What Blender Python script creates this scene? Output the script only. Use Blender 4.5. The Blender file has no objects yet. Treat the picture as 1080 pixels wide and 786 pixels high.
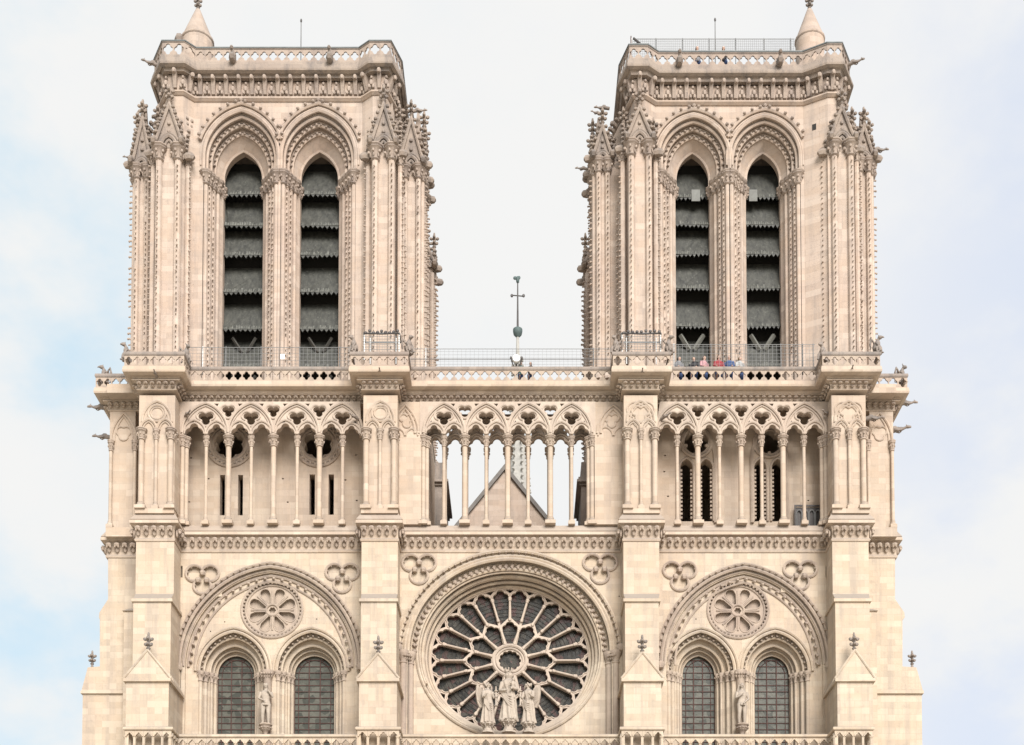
import bpy, bmesh, math, random
from mathutils import Vector, Matrix
from mathutils.geometry import tessellate_polygon
R = random.Random(7)
rad = math.radians
sc = bpy.context.scene
COL = sc.collection

# ------------------------------------------------------------------ camera model (photo pixels -> metres on a plane at depth Y)
D, F, CX, YH, PIT, ZC = 80.0, 1408.0, 550.0, 1190.0, rad(2.5), 1.6
SP, CP = math.sin(PIT), math.cos(PIT)
CY = YH - F*math.tan(PIT)
def den(py): return CP - (CY-py)/F*SP
def zz(py, Y=0.0): v = (CY-py)/F; return ZC + (Y+D)*(SP+v*CP)/(CP-v*SP)
def xx(px, py, Y=0.0): return (px-CX)/F*(Y+D)/den(py)
def ux(py, Y=0.0): return (Y+D)/F/den(py)          # metres per pixel

# ------------------------------------------------------------------ mesh builder
def _sph(ns, nr):
    v = [(0, 0, 1)]; f = []
    for i in range(1, nr):
        t = math.pi*i/nr
        for j in range(ns):
            a = 2*math.pi*j/ns
            v.append((math.sin(t)*math.cos(a), math.sin(t)*math.sin(a), math.cos(t)))
    v.append((0, 0, -1)); last = len(v)-1
    for j in range(ns):
        k = (j+1) % ns
        f.append((0, 1+j, 1+k))
        for i in range(nr-2):
            b = 1+i*ns
            f.append((b+j, b+ns+j, b+ns+k, b+k))
        b = 1+(nr-2)*ns
        f.append((b+j, last, b+k))
    return v, f
SPH = _sph(6, 4); SPH2 = _sph(12, 8)

class MB:
    def __init__(s): s.v = []; s.f = []; s.T = None
    def add(s, vs, fs):
        o = len(s.v)
        if s.T is None: s.v.extend(tuple(p) for p in vs)
        else: s.v.extend(tuple(s.T @ Vector(p)) for p in vs)
        s.f.extend(tuple(i+o for i in f) for f in fs)
        return s
    def hexa(s, p):
        return s.add(p, [(0,1,2,3), (7,6,5,4), (0,4,5,1), (1,5,6,2), (2,6,7,3), (3,7,4,0)])
    def box(s, x0, x1, y0, y1, z0, z1):
        return s.hexa([(x0,y0,z0),(x1,y0,z0),(x1,y1,z0),(x0,y1,z0),(x0,y0,z1),(x1,y0,z1),(x1,y1,z1),(x0,y1,z1)])
    def frustum(s, x0, x1, y0, y1, z0, X0, X1, Y0, Y1, z1):
        return s.hexa([(x0,y0,z0),(x1,y0,z0),(x1,y1,z0),(x0,y1,z0),(X0,Y0,z1),(X1,Y0,z1),(X1,Y1,z1),(X0,Y1,z1)])
    def prism(s, poly, y0, y1):               # outline in XZ, thickness along Y
        return s.plate(poly, [], y0, y1)
    def plate(s, outer, holes, y0, y1, sides=True, back=True):
        loops = [outer]+holes
        flat = [p for l in loops for p in l]; n = len(flat)
        tri = tessellate_polygon([[Vector((p[0], p[1], 0)) for p in l] for l in loops])
        vs = [(p[0], y0, p[1]) for p in flat]
        fs = [tuple(t) for t in tri]
        vs += [(p[0], y1, p[1]) for p in flat]
        if back: fs += [tuple(i+n for i in reversed(t)) for t in tri]
        o = 0
        for k, l in enumerate(loops):
            m = len(l)
            if k > 0 or sides:
                for i in range(m):
                    j = (i+1) % m
                    fs.append((o+i, o+j, n+o+j, n+o+i))
            o += m
        return s.add(vs, fs)
    def prism_xy(s, poly, z0, z1):
        n = len(poly)
        tri = tessellate_polygon([[Vector((p[0], p[1], 0)) for p in poly]])
        vs = [(p[0], p[1], z0) for p in poly]+[(p[0], p[1], z1) for p in poly]
        fs = [tuple(t) for t in tri]+[tuple(i+n for i in t) for t in tri]
        fs += [(i, (i+1) % n, n+(i+1) % n, n+i) for i in range(n)]
        return s.add(vs, fs)
    def lathe(s, cx, cy, prof, n=10, rot=0.0):
        vs = []; fs = []
        for r, z in prof:
            for j in range(n):
                a = rot+2*math.pi*j/n
                vs.append((cx+r*math.cos(a), cy+r*math.sin(a), z))
        m = len(prof)
        for i in range(m-1):
            for j in range(n):
                k = (j+1) % n
                fs.append((i*n+j, i*n+k, (i+1)*n+k, (i+1)*n+j))
        fs.append(tuple(range(n-1, -1, -1))); fs.append(tuple((m-1)*n+j for j in range(n)))
        return s.add(vs, fs)
    def tube(s, pts, r, n=6, closed=False):
        pts = [Vector(p) for p in pts]; m = len(pts); vs = []; fs = []
        rr = r if isinstance(r, (list, tuple)) else [r]*m
        ref = None
        for i, p in enumerate(pts):
            a = pts[i-1] if (i > 0 or closed) else p
            b = pts[(i+1) % m] if (i < m-1 or closed) else p
            t = (b-a)
            t = t.normalized() if t.length > 1e-9 else Vector((0,0,1))
            if ref is None:
                ref = Vector((0,1,0)) if abs(t.y) < .9 else Vector((1,0,0))
            u = ref - t*ref.dot(t)
            u = u.normalized() if u.length > 1e-6 else t.orthogonal().normalized()
            ref = u; w = t.cross(u)
            for j in range(n):
                an = 2*math.pi*j/n
                vs.append(p+(u*math.cos(an)+w*math.sin(an))*rr[i])
        for i in range(m if closed else m-1):
            q = (i+1) % m
            for j in range(n):
                k = (j+1) % n
                fs.append((i*n+j, i*n+k, q*n+k, q*n+j))
        if not closed:
            fs.append(tuple(range(n-1, -1, -1))); fs.append(tuple((m-1)*n+j for j in range(n)))
        return s.add(vs, fs)
    def strip(s, pa, ya, pb, yb):
        n = len(pa)
        vs = [(p[0], ya, p[1]) for p in pa]+[(p[0], yb, p[1]) for p in pb]
        return s.add(vs, [(i, i+1, n+i+1, n+i) for i in range(n-1)])
    def blob(s, p, rx, ry, rz, d=None, hi=False):
        sv, sf = SPH2 if hi else SPH
        if d is None: M = Matrix.Identity(3)
        else: M = Vector(d).to_track_quat('X', 'Z').to_matrix()
        p = Vector(p)
        return s.add([p+M @ Vector((v[0]*rx, v[1]*ry, v[2]*rz)) for v in sv], sf)
    def crocket(s, p, d, k):                   # a curled stone leaf growing out along d
        p = Vector(p); d = Vector(d).normalized()
        j = Vector((R.uniform(-.15,.15), R.uniform(-.1,.1), R.uniform(-.15,.15)))
        s.blob(p+d*k*.3, k*.75, k*.36, k*.36, d+j)
        s.blob(p+d*k*.85+Vector((0,0,-.18*k)), k*.42, k*.5, k*.42, d+j)
    def leaf(s, p, n, k, h, wd=None):          # cornice leaf: stem with a heavy curled tip, n = outward
        p = Vector(p); n = Vector(n); wd = wd or k*.46
        q = R.uniform(.9, 1.08)
        s.blob(p+n*k*.25, k*.3, wd*.8*q, h*.52, n)
        s.blob(p+n*k*.75+Vector((0,0,h*.3)), k*.5, wd*q, h*.28, n)
        if wd > .15:
            t = Vector((n.y, -n.x, 0))
            for s_ in (-1, 1): s.blob(p+n*k*.8+t*s_*wd*.55+Vector((0,0,h*.08)), k*.3, wd*.34, h*.2, n)
    def build(s, name, m, parent=None, smooth=38, loc=None):
        me = bpy.data.meshes.new(name)
        me.from_pydata(s.v, [], s.f); me.update()
        bm = bmesh.new(); bm.from_mesh(me)
        bmesh.ops.recalc_face_normals(bm, faces=bm.faces)
        bm.to_mesh(me); bm.free()
        if smooth:
            me.shade_smooth(); me.set_sharp_from_angle(angle=rad(smooth))
        me.materials.append(m)
        o = bpy.data.objects.new(name, me); COL.objects.link(o)
        if parent: o.parent = parent
        if loc: o.location = loc
        return o

def organic(mb, name, m, voxel, parent=None, it=3):   # melt overlapping shapes into one continuous skin
    o = mb.build(name, m, parent, smooth=0)
    r = o.modifiers.new('r', 'REMESH'); r.mode = 'VOXEL'; r.voxel_size = voxel
    sm = o.modifiers.new('s', 'SMOOTH'); sm.iterations = it; sm.factor = .5
    dg = bpy.context.evaluated_depsgraph_get()
    me = bpy.data.meshes.new_from_object(o.evaluated_get(dg))
    o.modifiers.clear(); old = o.data; o.data = me; bpy.data.meshes.remove(old)
    me.name = name; me.shade_smooth()
    return o

def empty(name, loc=(0,0,0)):
    o = bpy.data.objects.new(name, None); COL.objects.link(o); o.location = loc; o.empty_display_size = .5
    return o
def tag(o, label=None, cat=None, group=None, kind=None):
    if label: o['label'] = label
    if cat: o['category'] = cat
    if group: o['group'] = group
    if kind: o['kind'] = kind
    return o
def clone(o, parent=None, loc=None, rz=None, sx=None):
    c = o.copy(); COL.objects.link(c)
    if parent is not None: c.parent = parent
    if loc is not None: c.location = loc
    if rz is not None: c.rotation_euler.z = rz
    if sx is not None: c.scale = sx
    for ch in list(o.children):
        clone(ch, c)
    return c

# ------------------------------------------------------------------ outlines
def parch(cx, zs, w, h, zb, n=11):             # pointed arch outline, left foot -> apex -> right foot
    hh = max(h, w*1.03); k = h/hh
    r = (w*w+hh*hh)/(2*w); amax = math.asin(min(1, hh/r))
    L = []
    for i in range(n+1):
        a = amax*i/n
        L.append((cx-w+r-r*math.cos(a), zs+k*r*math.sin(a)))
    L[-1] = (cx, zs+h)
    pts = [(cx-w, zb)]+L+[(2*cx-p[0], p[1]) for p in reversed(L[:-1])]+[(cx+w, zb)]
    return pts
def rarch(cx, cz, a, b, zb, n=40):
    return [(cx-a, zb)]+[(cx-a*math.cos(math.pi*i/n), cz+b*math.sin(math.pi*i/n)) for i in range(n+1)]+[(cx+a, zb)]
def ell(cx, cz, a, b, n=64):
    return [(cx-a*math.cos(2*math.pi*i/n), cz+b*math.sin(2*math.pi*i/n)) for i in range(n)]
def foil_r(th, lobes, Rc, r):
    best = 0
    for ph in lobes:
        s_ = Rc*math.sin(th-ph); q = r*r-s_*s_
        if q >= 0:
            t = Rc*math.cos(th-ph)+math.sqrt(q)
            best = max(best, t)
    return best if best > 1e-4 else abs(Rc)*.3
def foil(cx, cz, Rc, r, lobes, n=36, kz=1.0):
    out = []
    for i in range(n):
        th = 2*math.pi*i/n+.0001
        t = foil_r(th, lobes, Rc, r)
        out.append((cx+t*math.cos(th), cz+kz*t*math.sin(th)))
    return out
TRI = [rad(30), rad(150), rad(270)]
QUA = [0, rad(90), rad(180), rad(270)]
def trefoil_head(cx, zc, w, zb, rise=None, n=18):       # trefoil-headed opening, left foot -> right foot
    Rc, r = w*.5, w*.5
    k = (rise or w)/(w)
    pts = [(cx-w, zb)]
    for i in range(n+1):
        th = math.pi-math.pi*i/n
        t = foil_r(th, [rad(4), rad(90), rad(176)], Rc, r)
        pts.append((cx+t*math.cos(th), zc+k*t*math.sin(th)))
    pts.append((cx+w, zb))
    return pts
def resample(path, step):
    out = []; acc = step*.5
    for a, b in zip(path[:-1], path[1:]):
        a = Vector(a); b = Vector(b); L = (b-a).length
        if L < 1e-6: continue
        t = (b-a)/L
        while acc <= L:
            out.append((a+t*acc, t)); acc += step
        acc -= L
    return out

# ------------------------------------------------------------------ plans (walls seen from above; outward is on the right of travel -> towards -Y)
def mitre(pl):
    n = len(pl); out = []
    for i in range(n):
        d1 = (Vector(pl[i])-Vector(pl[i-1])).normalized() if i > 0 else None
        d2 = (Vector(pl[i+1])-Vector(pl[i])).normalized() if i < n-1 else None
        n1 = Vector((d1.y, -d1.x)) if d1 else None
        n2 = Vector((d2.y, -d2.x)) if d2 else None
        if n1 is None: out.append(n2)
        elif n2 is None: out.append(n1)
        else:
            m = (n1+n2); m.normalize()
            out.append(m/max(.35, m.dot(n1)))
    return out
def offset(pl, off):
    return [(p[0]+m.x*off, p[1]+m.y*off) for p, m in zip(pl, mitre(pl))]
def sweep(M, pl, prof):                         # moulding: closed cross-section (offset, z) along a plan line
    ms = mitre(pl); k = len(prof); vs = []; fs = []
    for p, m in zip(pl, ms):
        for o, z in prof: vs.append((p[0]+m.x*o, p[1]+m.y*o, z))
    for i in range(len(pl)-1):
        for j in range(k):
            q = (j+1) % k
            fs.append((i*k+j, i*k+q, (i+1)*k+q, (i+1)*k+j))
    fs.append(tuple(range(k))); fs.append(tuple((len(pl)-1)*k+j for j in range(k)))
    M.add(vs, fs)
def along(pl, off, step):
    q = offset(pl, off)
    for a, b in zip(q[:-1], q[1:]):
        a = Vector(a); b = Vector(b); L = (b-a).length
        if L < step*.4: continue
        n = max(1, round(L/step)); t = (b-a)/L; nn = Vector((t.y, -t.x, 0))
        for i in range(n):
            p = a+t*L*(i+.5)/n
            yield Vector((p.x, p.y, 0)), nn, t, L/n
def frame(a, t, z=0):                           # local x along t, local y inward, z up
    n = Vector((t.y, -t.x))
    return Matrix(((t.x, -n.x, 0, a[0]), (t.y, -n.y, 0, a[1]), (0, 0, 1, z), (0, 0, 0, 1)))
def pierced(M, pl, off, z0, z1, cell, th=.14, post=None):   # balustrade web of quatrefoils
    for p, nn, t, w in along(pl, off, cell):
        M.T = frame((p.x-t.x*w/2, p.y-t.y*w/2), t)
        h = z1-z0; r = min(w, h)
        hole = foil(w/2, z0+h/2, w*.24, w*.205, QUA, 28, min(1.15, .98*h/w))
        M.plate([(0, z0), (w, z0), (w, z1), (0, z1)], [hole], 0, th, sides=False)
        M.T = None

# ------------------------------------------------------------------ materials
class NT:
    def __init__(s, name):
        s.m = bpy.data.materials.new(name); s.m.use_nodes = True
        s.t = s.m.node_tree; s.n = s.t.nodes; s.b = s.n['Principled BSDF']
    def node(s, kind, ins=None, **kw):
        n = s.n.new(kind)
        for k, v in kw.items(): setattr(n, k, v)
        for k, v in (ins or {}).items(): s.set(n, k, v)
        return n
    def set(s, n, k, v):
        if isinstance(v, bpy.types.NodeSocket): s.t.links.new(v, n.inputs[k])
        else: n.inputs[k].default_value = v
    def math(s, op, a, b=None, clamp=False):
        n = s.node('ShaderNodeMath', operation=op, use_clamp=clamp)
        s.set(n, 0, a)
        if b is not None: s.set(n, 1, b)
        return n.outputs[0]
    def mix(s, f, a, b, blend='MIX'):
        n = s.node('ShaderNodeMix', data_type='RGBA', blend_type=blend)
        s.set(n, 0, f); s.set(n, 6, a); s.set(n, 7, b)
        return n.outputs[2]
    def noise(s, vec, scale, detail=4, rough=.55):
        n = s.node('ShaderNodeTexNoise', {'Scale': scale, 'Detail': detail, 'Roughness': rough})
        if vec is not None: s.set(n, 'Vector', vec)
        return n.outputs[0]
    def ramp(s, f, lo, hi):
        n = s.node('ShaderNodeMapRange'); s.set(n, 0, f); s.set(n, 1, lo); s.set(n, 2, hi); n.clamp = True
        return n.outputs[0]
    def scale(s, vec, xyz):
        n = s.node('ShaderNodeMapping'); s.set(n, 'Vector', vec); n.inputs['Scale'].default_value = xyz
        return n.outputs[0]
def c4(*c): return (c[0], c[1], c[2], 1)

def stone(name, base, pink, grey, coursed=True, grime=.5, bump=.25):
    T = NT(name)
    pos = T.node('ShaderNodeNewGeometry')
    sep = T.node('ShaderNodeSeparateXYZ', {0: pos.outputs['Position']})
    nsep = T.node('ShaderNodeSeparateXYZ', {0: pos.outputs['Normal']})
    u = T.math('ADD', sep.outputs[0], sep.outputs[1])
    vec = T.node('ShaderNodeCombineXYZ', {0: u, 1: sep.outputs[2]}).outputs[0]
    P = pos.outputs['Position']
    big = T.ramp(T.noise(P, .16, 5, .6), .38, .66)
    col = T.mix(big, c4(*base), c4(*pink))
    mid = T.ramp(T.noise(P, .9, 4, .6), .35, .7)
    col = T.mix(T.math('MULTIPLY', mid, .3), col, c4(*[v*.86 for v in base]))
    hgt = T.noise(P, 9, 5, .65)
    if coursed:
        br = T.node('ShaderNodeTexBrick', {'Vector': vec, 'Color1': c4(.89,.87,.845), 'Color2': c4(1.07,1.06,1.045), 'Mortar': c4(.80,.75,.70),
                    'Scale': 1.0, 'Mortar Size': .008, 'Mortar Smooth': .3, 'Bias': 0.0, 'Brick Width': .86, 'Row Height': .39})
        col = T.mix(1.0, col, br.outputs[0], 'MULTIPLY')
        # courses were replaced in lots: broader rows differ a little in hue
        row = T.noise(T.scale(vec, (.12, 1.35, 1)), 1.0, 1, .4)
        col = T.mix(T.math('MULTIPLY', T.ramp(row, .42, .60), .7), col, c4(base[0]*.93, base[1]*.86, base[2]*.80))
    # rain streaks and lichen of their own shape
    st = T.noise(T.scale(P, (1.6, 1.6, .12)), 1.0, 5, .7)
    col = T.mix(T.math('MULTIPLY', T.ramp(st, .47, .64), grime), col, c4(*grey))
    sp = T.noise(P, 3.2, 6, .7)
    col = T.mix(T.math('MULTIPLY', T.ramp(sp, .53, .70), grime*.7), col, c4(*[v*.88 for v in grey]))
    sn = T.node('ShaderNodeVectorMath', operation='SNAP'); T.set(sn, 0, vec); sn.inputs[1].default_value = (.43, .39, 1)
    lt = T.noise(T.scale(sn.outputs[0], (.75, 1.9, 1)), 1.0, 3, .6)     # paler replaced stones
    col = T.mix(T.math('MULTIPLY', T.ramp(lt, .50, .66), .6), col, c4(*[min(.6, v*1.13) for v in base]))
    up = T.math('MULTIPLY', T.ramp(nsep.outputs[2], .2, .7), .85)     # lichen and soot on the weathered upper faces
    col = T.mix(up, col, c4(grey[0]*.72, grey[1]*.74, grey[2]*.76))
    fine = T.ramp(T.noise(P, 22, 3, .6), .3, .7)
    col = T.mix(T.math('MULTIPLY', fine, .12), col, c4(*[v*.6 for v in base]))
    T.set(T.b, 'Base Color', col)
    T.b.inputs['Roughness'].default_value = .92
    T.b.inputs['Specular IOR Level'].default_value = .2
    h = hgt
    if coursed: h = T.math('SUBTRACT', hgt, T.math('MULTIPLY', br.outputs[1], .6))
    bp = T.node('ShaderNodeBump', {'Height': h, 'Strength': bump, 'Distance': .05})
    T.set(T.b, 'Normal', bp.outputs[0])
    return T.m

def plain(name, col, col2=None, rough=.6, metal=0.0, sc_=2.0, spec=.4, bump=0):
    T = NT(name)
    pos = T.node('ShaderNodeNewGeometry').outputs['Position']
    f = T.ramp(T.noise(pos, sc_, 5, .65), .3, .72)
    c = T.mix(f, c4(*col), c4(*(col2 or [v*.7 for v in col])))
    T.set(T.b, 'Base Color', c)
    T.b.inputs['Roughness'].default_value = rough
    T.b.inputs['Metallic'].default_value = metal
    T.b.inputs['Specular IOR Level'].default_value = spec
    if bump:
        bp = T.node('ShaderNodeBump', {'Height': T.noise(pos, sc_*4, 4, .6), 'Strength': bump, 'Distance': .05})
        T.set(T.b, 'Normal', bp.outputs[0])
    return T.m

M_LOW = stone('limestone_cleaned', (.505,.43,.338), (.46,.365,.285), (.315,.265,.225), grime=.55)
M_GAL = stone('limestone_gallery', (.485,.405,.325), (.445,.35,.278), (.30,.25,.215), coursed=True, grime=.4)
M_CARV = stone('limestone_carved', (.41,.335,.265), (.375,.29,.235), (.25,.20,.17), coursed=False, grime=.6, bump=.4)  # grimy ornament, with the shade of its crevices put into the base colour too
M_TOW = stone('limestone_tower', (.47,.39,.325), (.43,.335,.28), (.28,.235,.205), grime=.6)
M_TCARV = stone('limestone_tower_carved', (.375,.305,.25), (.335,.265,.22), (.22,.18,.16), coursed=False, grime=.7, bump=.5)  # grime plus crevice shade of the tower carving, both in the base tone
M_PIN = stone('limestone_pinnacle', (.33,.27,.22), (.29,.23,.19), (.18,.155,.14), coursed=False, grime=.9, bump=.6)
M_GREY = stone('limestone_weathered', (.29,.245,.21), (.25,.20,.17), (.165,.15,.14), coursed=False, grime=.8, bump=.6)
M_STAT = stone('limestone_statue', (.42,.36,.295), (.38,.31,.25), (.29,.245,.21), coursed=False, grime=.5, bump=.3)
M_TRAC = stone('limestone_tracery', (.48,.40,.325), (.45,.355,.285), (.33,.27,.23), coursed=False, grime=.4, bump=.3)
M_LEAD = plain('lead_sheet', (.09,.10,.105), (.05,.055,.06), .55, .3)
M_SPIRE = plain('lead_pale', (.40,.385,.35), (.26,.25,.23), .75, 0)
M_VERD = plain('verdigris', (.10,.14,.135), (.06,.08,.08), .8)
M_IRON = plain('iron', (.10,.095,.09), (.06,.05,.05), .6, .4)
M_WIRE = plain('galvanised_wire', (.20,.20,.195), (.14,.14,.14), .6, 0)
M_BAR = plain('rusted_bar', (.085,.04,.032), (.05,.025,.02), .8)
M_WOOD = plain('old_oak', (.075,.07,.06), (.04,.038,.033), .8)
M_WHITE = plain('white_paint', (.8,.8,.78), (.75,.75,.73), .5)
M_DARK = plain('dark_interior', (.03,.028,.025), (.02,.02,.018), .9)  # near-black that paints in the shade inside openings
M_COPPER = plain('roof_edge', (.16,.17,.165), (.10,.11,.11), .6, .2)

def louver_mat():
    T = NT('slate_louver')
    pos = T.node('ShaderNodeNewGeometry').outputs['Position']
    st = T.noise(T.scale(pos, (4.5, 4.5, .22)), 1.0, 5, .75)
    a = T.mix(T.ramp(st, .3, .75), c4(.010,.011,.009), c4(.075,.075,.062))
    sp = T.noise(pos, 5, 5, .7)
    a = T.mix(T.math('MULTIPLY', T.ramp(sp, .60, .74), .7), a, c4(.20,.20,.17))
    T.set(T.b, 'Base Color', a); T.b.inputs['Roughness'].default_value = .6
    return T.m
M_LOUV = louver_mat()
M_PANEL = plain('pale_grey_panel', (.20,.205,.19), (.13,.13,.12), .8)  # flat pale grey for the panels in the bell openings
M_COPE = plain('coping_stone', (.20,.185,.17), (.14,.13,.12), .9)
M_LEADP = plain('pale_strut', (.19,.19,.17), (.15,.15,.13), .7)
M_TRIM = plain('lead_trim', (.15,.15,.13), (.04,.042,.038), .7, .0, 6)

def glass_mat(name, a, b, c, sc_, bump=.25):
    T = NT(name)
    pos = T.node('ShaderNodeNewGeometry').outputs['Position']
    vo = T.node('ShaderNodeTexVoronoi', {'Vector': pos, 'Scale': sc_})
    sepc = T.node('ShaderNodeSeparateColor', {0: vo.outputs['Color']})
    k = T.mix(T.ramp(sepc.outputs[0], .2, .9), c4(*a), c4(*b))
    k = T.mix(T.math('MULTIPLY', T.ramp(sepc.outputs[1], .72, .8), .6), k, c4(*c))
    k = T.mix(T.math('MULTIPLY', T.noise(pos, 1.2, 3), .5), k, c4(*[v*.7 for v in a]))
    T.set(T.b, 'Base Color', k); T.b.inputs['Roughness'].default_value = .32
    T.b.inputs['Specular IOR Level'].default_value = .16
    bp = T.node('ShaderNodeBump', {'Height': T.math('ADD', sepc.outputs[2], T.noise(pos, 6, 3)), 'Strength': bump, 'Distance': .04})
    T.set(T.b, 'Normal', bp.outputs[0])
    return T.m
M_RGLASS = glass_mat('rose_glass', (.016,.016,.013), (.062,.055,.043), (.10,.04,.035), 3.4)
M_LGLASS = glass_mat('lancet_glass', (.055,.058,.048), (.115,.115,.095), (.15,.145,.12), 2.6)

# ------------------------------------------------------------------ setting
g = MB(); g.add([(-1500,-1500,0),(1500,-1500,0),(1500,1500,0),(-1500,1500,0)], [(0,1,2,3)])
M_PAVE = plain('plaza_paving', (.47,.42,.345), (.40,.355,.29), .9, 0, .15)
tag(g.build('plaza', M_PAVE, None, 0), kind='structure')

cath = empty('cathedral')
tag(cath, 'pale limestone gothic cathedral front with rose window and two square bell towers', 'cathedral')

# ------------------------------------------------------------------ measurements
# buttress fronts: photo px of [upper stage], [second stage], [third stage], gable apex
YB1, YB2, YB3 = -1.57, -2.2, -3.1
BUT = [((143.2,183.5),(140.5,180.2),(132.8,177.8),(157.5,686.5)),
       ((381.2,419.5),(380.6,418.1),(378.6,418.6),(398.6,690.0)),
       ((657.6,695.4),(659.2,694.8),(657.8,697.6),(678.0,689.0)),
       ((878.0,916.3),(881.0,917.2),(883.2,920.6),(901.0,686.5))]
BX = [(xx(b[0][0],580,YB1), xx(b[0][1],580,YB1)) for b in BUT]
Z_CORN = zz(583,0)                     # underside of leaf cornice
Z_SILL = zz(554,0)

def foil_recess(px, py, s):            # sunk trefoil with foliate rim, two lobes up
    x, z = xx(px, py), zz(py); k = ux(py)*s
    return foil(x, z, 9.6*k, 9.2*k, TRI, 48, .93), (x, z, k)

def kite(px, py, w=1.3):
    k = ux(py)*w/2; x, z = xx(px,py), zz(py)
    return [(x-k,z-k),(x+k,z-k),(x+k,z+k),(x-k,z+k)]

# ---- rose-level wall
K0 = ux(690, 0)
ROSE = (xx(537.5,687,0), zz(687,0), .92)
wall_holes = []
rx, rz, rk = ROSE
RO = 107.5*K0
zb = zz(812,0)
wall_holes.append(list(reversed(rarch(rx, rz, RO, RO*rk, zb))))
BAYS = [dict(cx=284.5, w=94, apex=599, spring=702, tre=[(213.5,609.5),(361,608)], rose=(287,643), lan=[(249.2,20.0,246.2),(331.6,21.4,328.2)], stat=281.5, slit=191.3,
             put=[(251,604),(320,603),(237,656),(222,666),(334,653),(356,664),(370,626)]),
        dict(cx=785.5, w=87, apex=600, spring=700, tre=[(717,606),(844,605)], rose=(778.5,643.5), lan=[(736.6,17.6,739.3),(814.2,18.6,817.6)], stat=781.5, slit=872.0,
             put=[(709,629),(734,653),(861,652),(868,628),(707,647)])]
TRES = []
for b in BAYS:
    b['x'] = xx(b['cx'],690); b['W'] = b['w']*K0; b['zs'] = zz(b['spring']); b['h'] = zz(b['apex'])-b['zs']
    wall_holes.append(parch(b['x'], b['zs'], b['W'], b['h'], zb, 18))
    for t in b['tre']: TRES.append(foil_recess(t[0], t[1], 1.0))
for t in ((442,598.5),(633,598)): TRES.append(foil_recess(t[0], t[1], 1.02))
for f_, _ in TRES: wall_holes.append(f_)
for b in BAYS:
    x, z = xx(b['slit'], 603), zz(603)
    wall_holes.append([(x-.07,z-.36),(x+.07,z-.36),(x+.07,z+.36),(x-.07,z+.36)])
for q in [(653,629),(560-110,720)]: wall_holes.append(kite(*q))
w = MB()
XL, XR = xx(150,650,0), xx(913,650,0)
w.plate([(XL, zb), (XR, zb), (XR, zz(560,0)), (XL, zz(560,0))], wall_holes, 0, .55)
w.box(XL, XR, .004, .6, 0, zb-.002)
w.box(XL, XR, 7.5, 8, 0, zz(560,0)-.01)
wall = w.build('facade_wall', M_LOW, cath, 0)
for _, (x, z, k) in TRES:                       # backs of the sunk trefoils
    tp = MB(); tp.box(x-20*k, x+20*k, .15, .3, z-19*k, z+19*k); tp.build('trefoil_panel', M_LOW, wall, 0)
for f_, (x, z, k) in TRES:
    m = MB()
    loop = [(p[0], -.03, p[1]) for p in f_]
    m.tube(loop, .085, 6, True)
    n0 = len(f_)
    for i in range(0, n0, 3):
        p = Vector(f_[i]); c = Vector((x, z)); d = (c-p).normalized()
        m.blob((p.x+d.x*.08, .02, p.y+d.y*.08), .075, .08, .075)
    for a in (rad(90), rad(210), rad(330)):        # carved heads on the cusps
        m.blob((x+5.2*k*math.cos(a), .0, z+5.2*k*math.sin(a)), .2, .2, .2)
    m.build('trefoil_rim', M_CARV, cath)

# ---- rose window
rings = [(107.5,0.0),(97.5,.35),(93.5,.8),(90.0,1.2),(87.0,1.55)]
m = MB(); orn = MB()
for (r0, y0), (r1, y1) in zip(rings[:-1], rings[1:]):
    first = r0 > 100
    if first:
        pa = rarch(rx, rz, r0*K0, r0*K0*rk, zb)
        m.strip(pa, y0, pa, y1)
        m.plate(pa, [ell(rx, rz, r1*K0, r1*K0*rk)], y1, y1+.02, sides=False, back=False)
    else:
        pa = ell(rx, rz, r0*K0, r0*K0*rk); pb = ell(rx, rz, r1*K0, r1*K0*rk)
        pa.append(pa[0]); pb.append(pb[0])
        m.strip(pa, y0, pa, y1); m.strip(pa, y1, pb, y1)
pl = ell(rx, rz, 87*K0, 87*K0*rk); pl.append(pl[0]); m.strip(pl, 1.55, pl, 2.3)
for r, y, t in ((98.2,.32,.10),(93.6,.78,.13),(90,1.18,.12),(87,1.5,.10),(91.8,.85,.06),(95.5,.42,.07)):
    e = ell(rx, rz, r*K0, r*K0*rk, 72); m.tube([(p[0], y, p[1]) for p in e], t, 6, True)
for r, y, t in ((107.2,-.03,.12),(110.5,-.05,.10),(116.5,-.09,.11),(104.6,.36,.07)):
    e = rarch(rx, rz, r*K0, r*K0*rk, rz-.15, 56); m.tube([(p[0], y, p[1]) for p in e], t, 6)
m.build('rose_arch', M_LOW, cath, 40)
e = rarch(rx, rz, 114*K0, 114*K0*rk, rz-.1, 60)
for p, t in resample(e, .40):
    orn.crocket((p.x, -.06, p.y), (-t.y*.55, -1, t.x*.55), .17)
e = rarch(rx, rz, 101.3*K0, 101.3*K0*rk, rz-.1, 60)
for p, t in resample(e, .37):
    orn.blob((p.x, .28, p.y), .17, .16, .11, (-t.y*.8+t.x*.6, -.3, t.x*.8+t.y*.6))
    orn.blob((p.x+t.y*.12, .22, p.y-t.x*.12), .09, .12, .09)
orn.build('leaf_moulding', M_CARV, cath)
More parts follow.
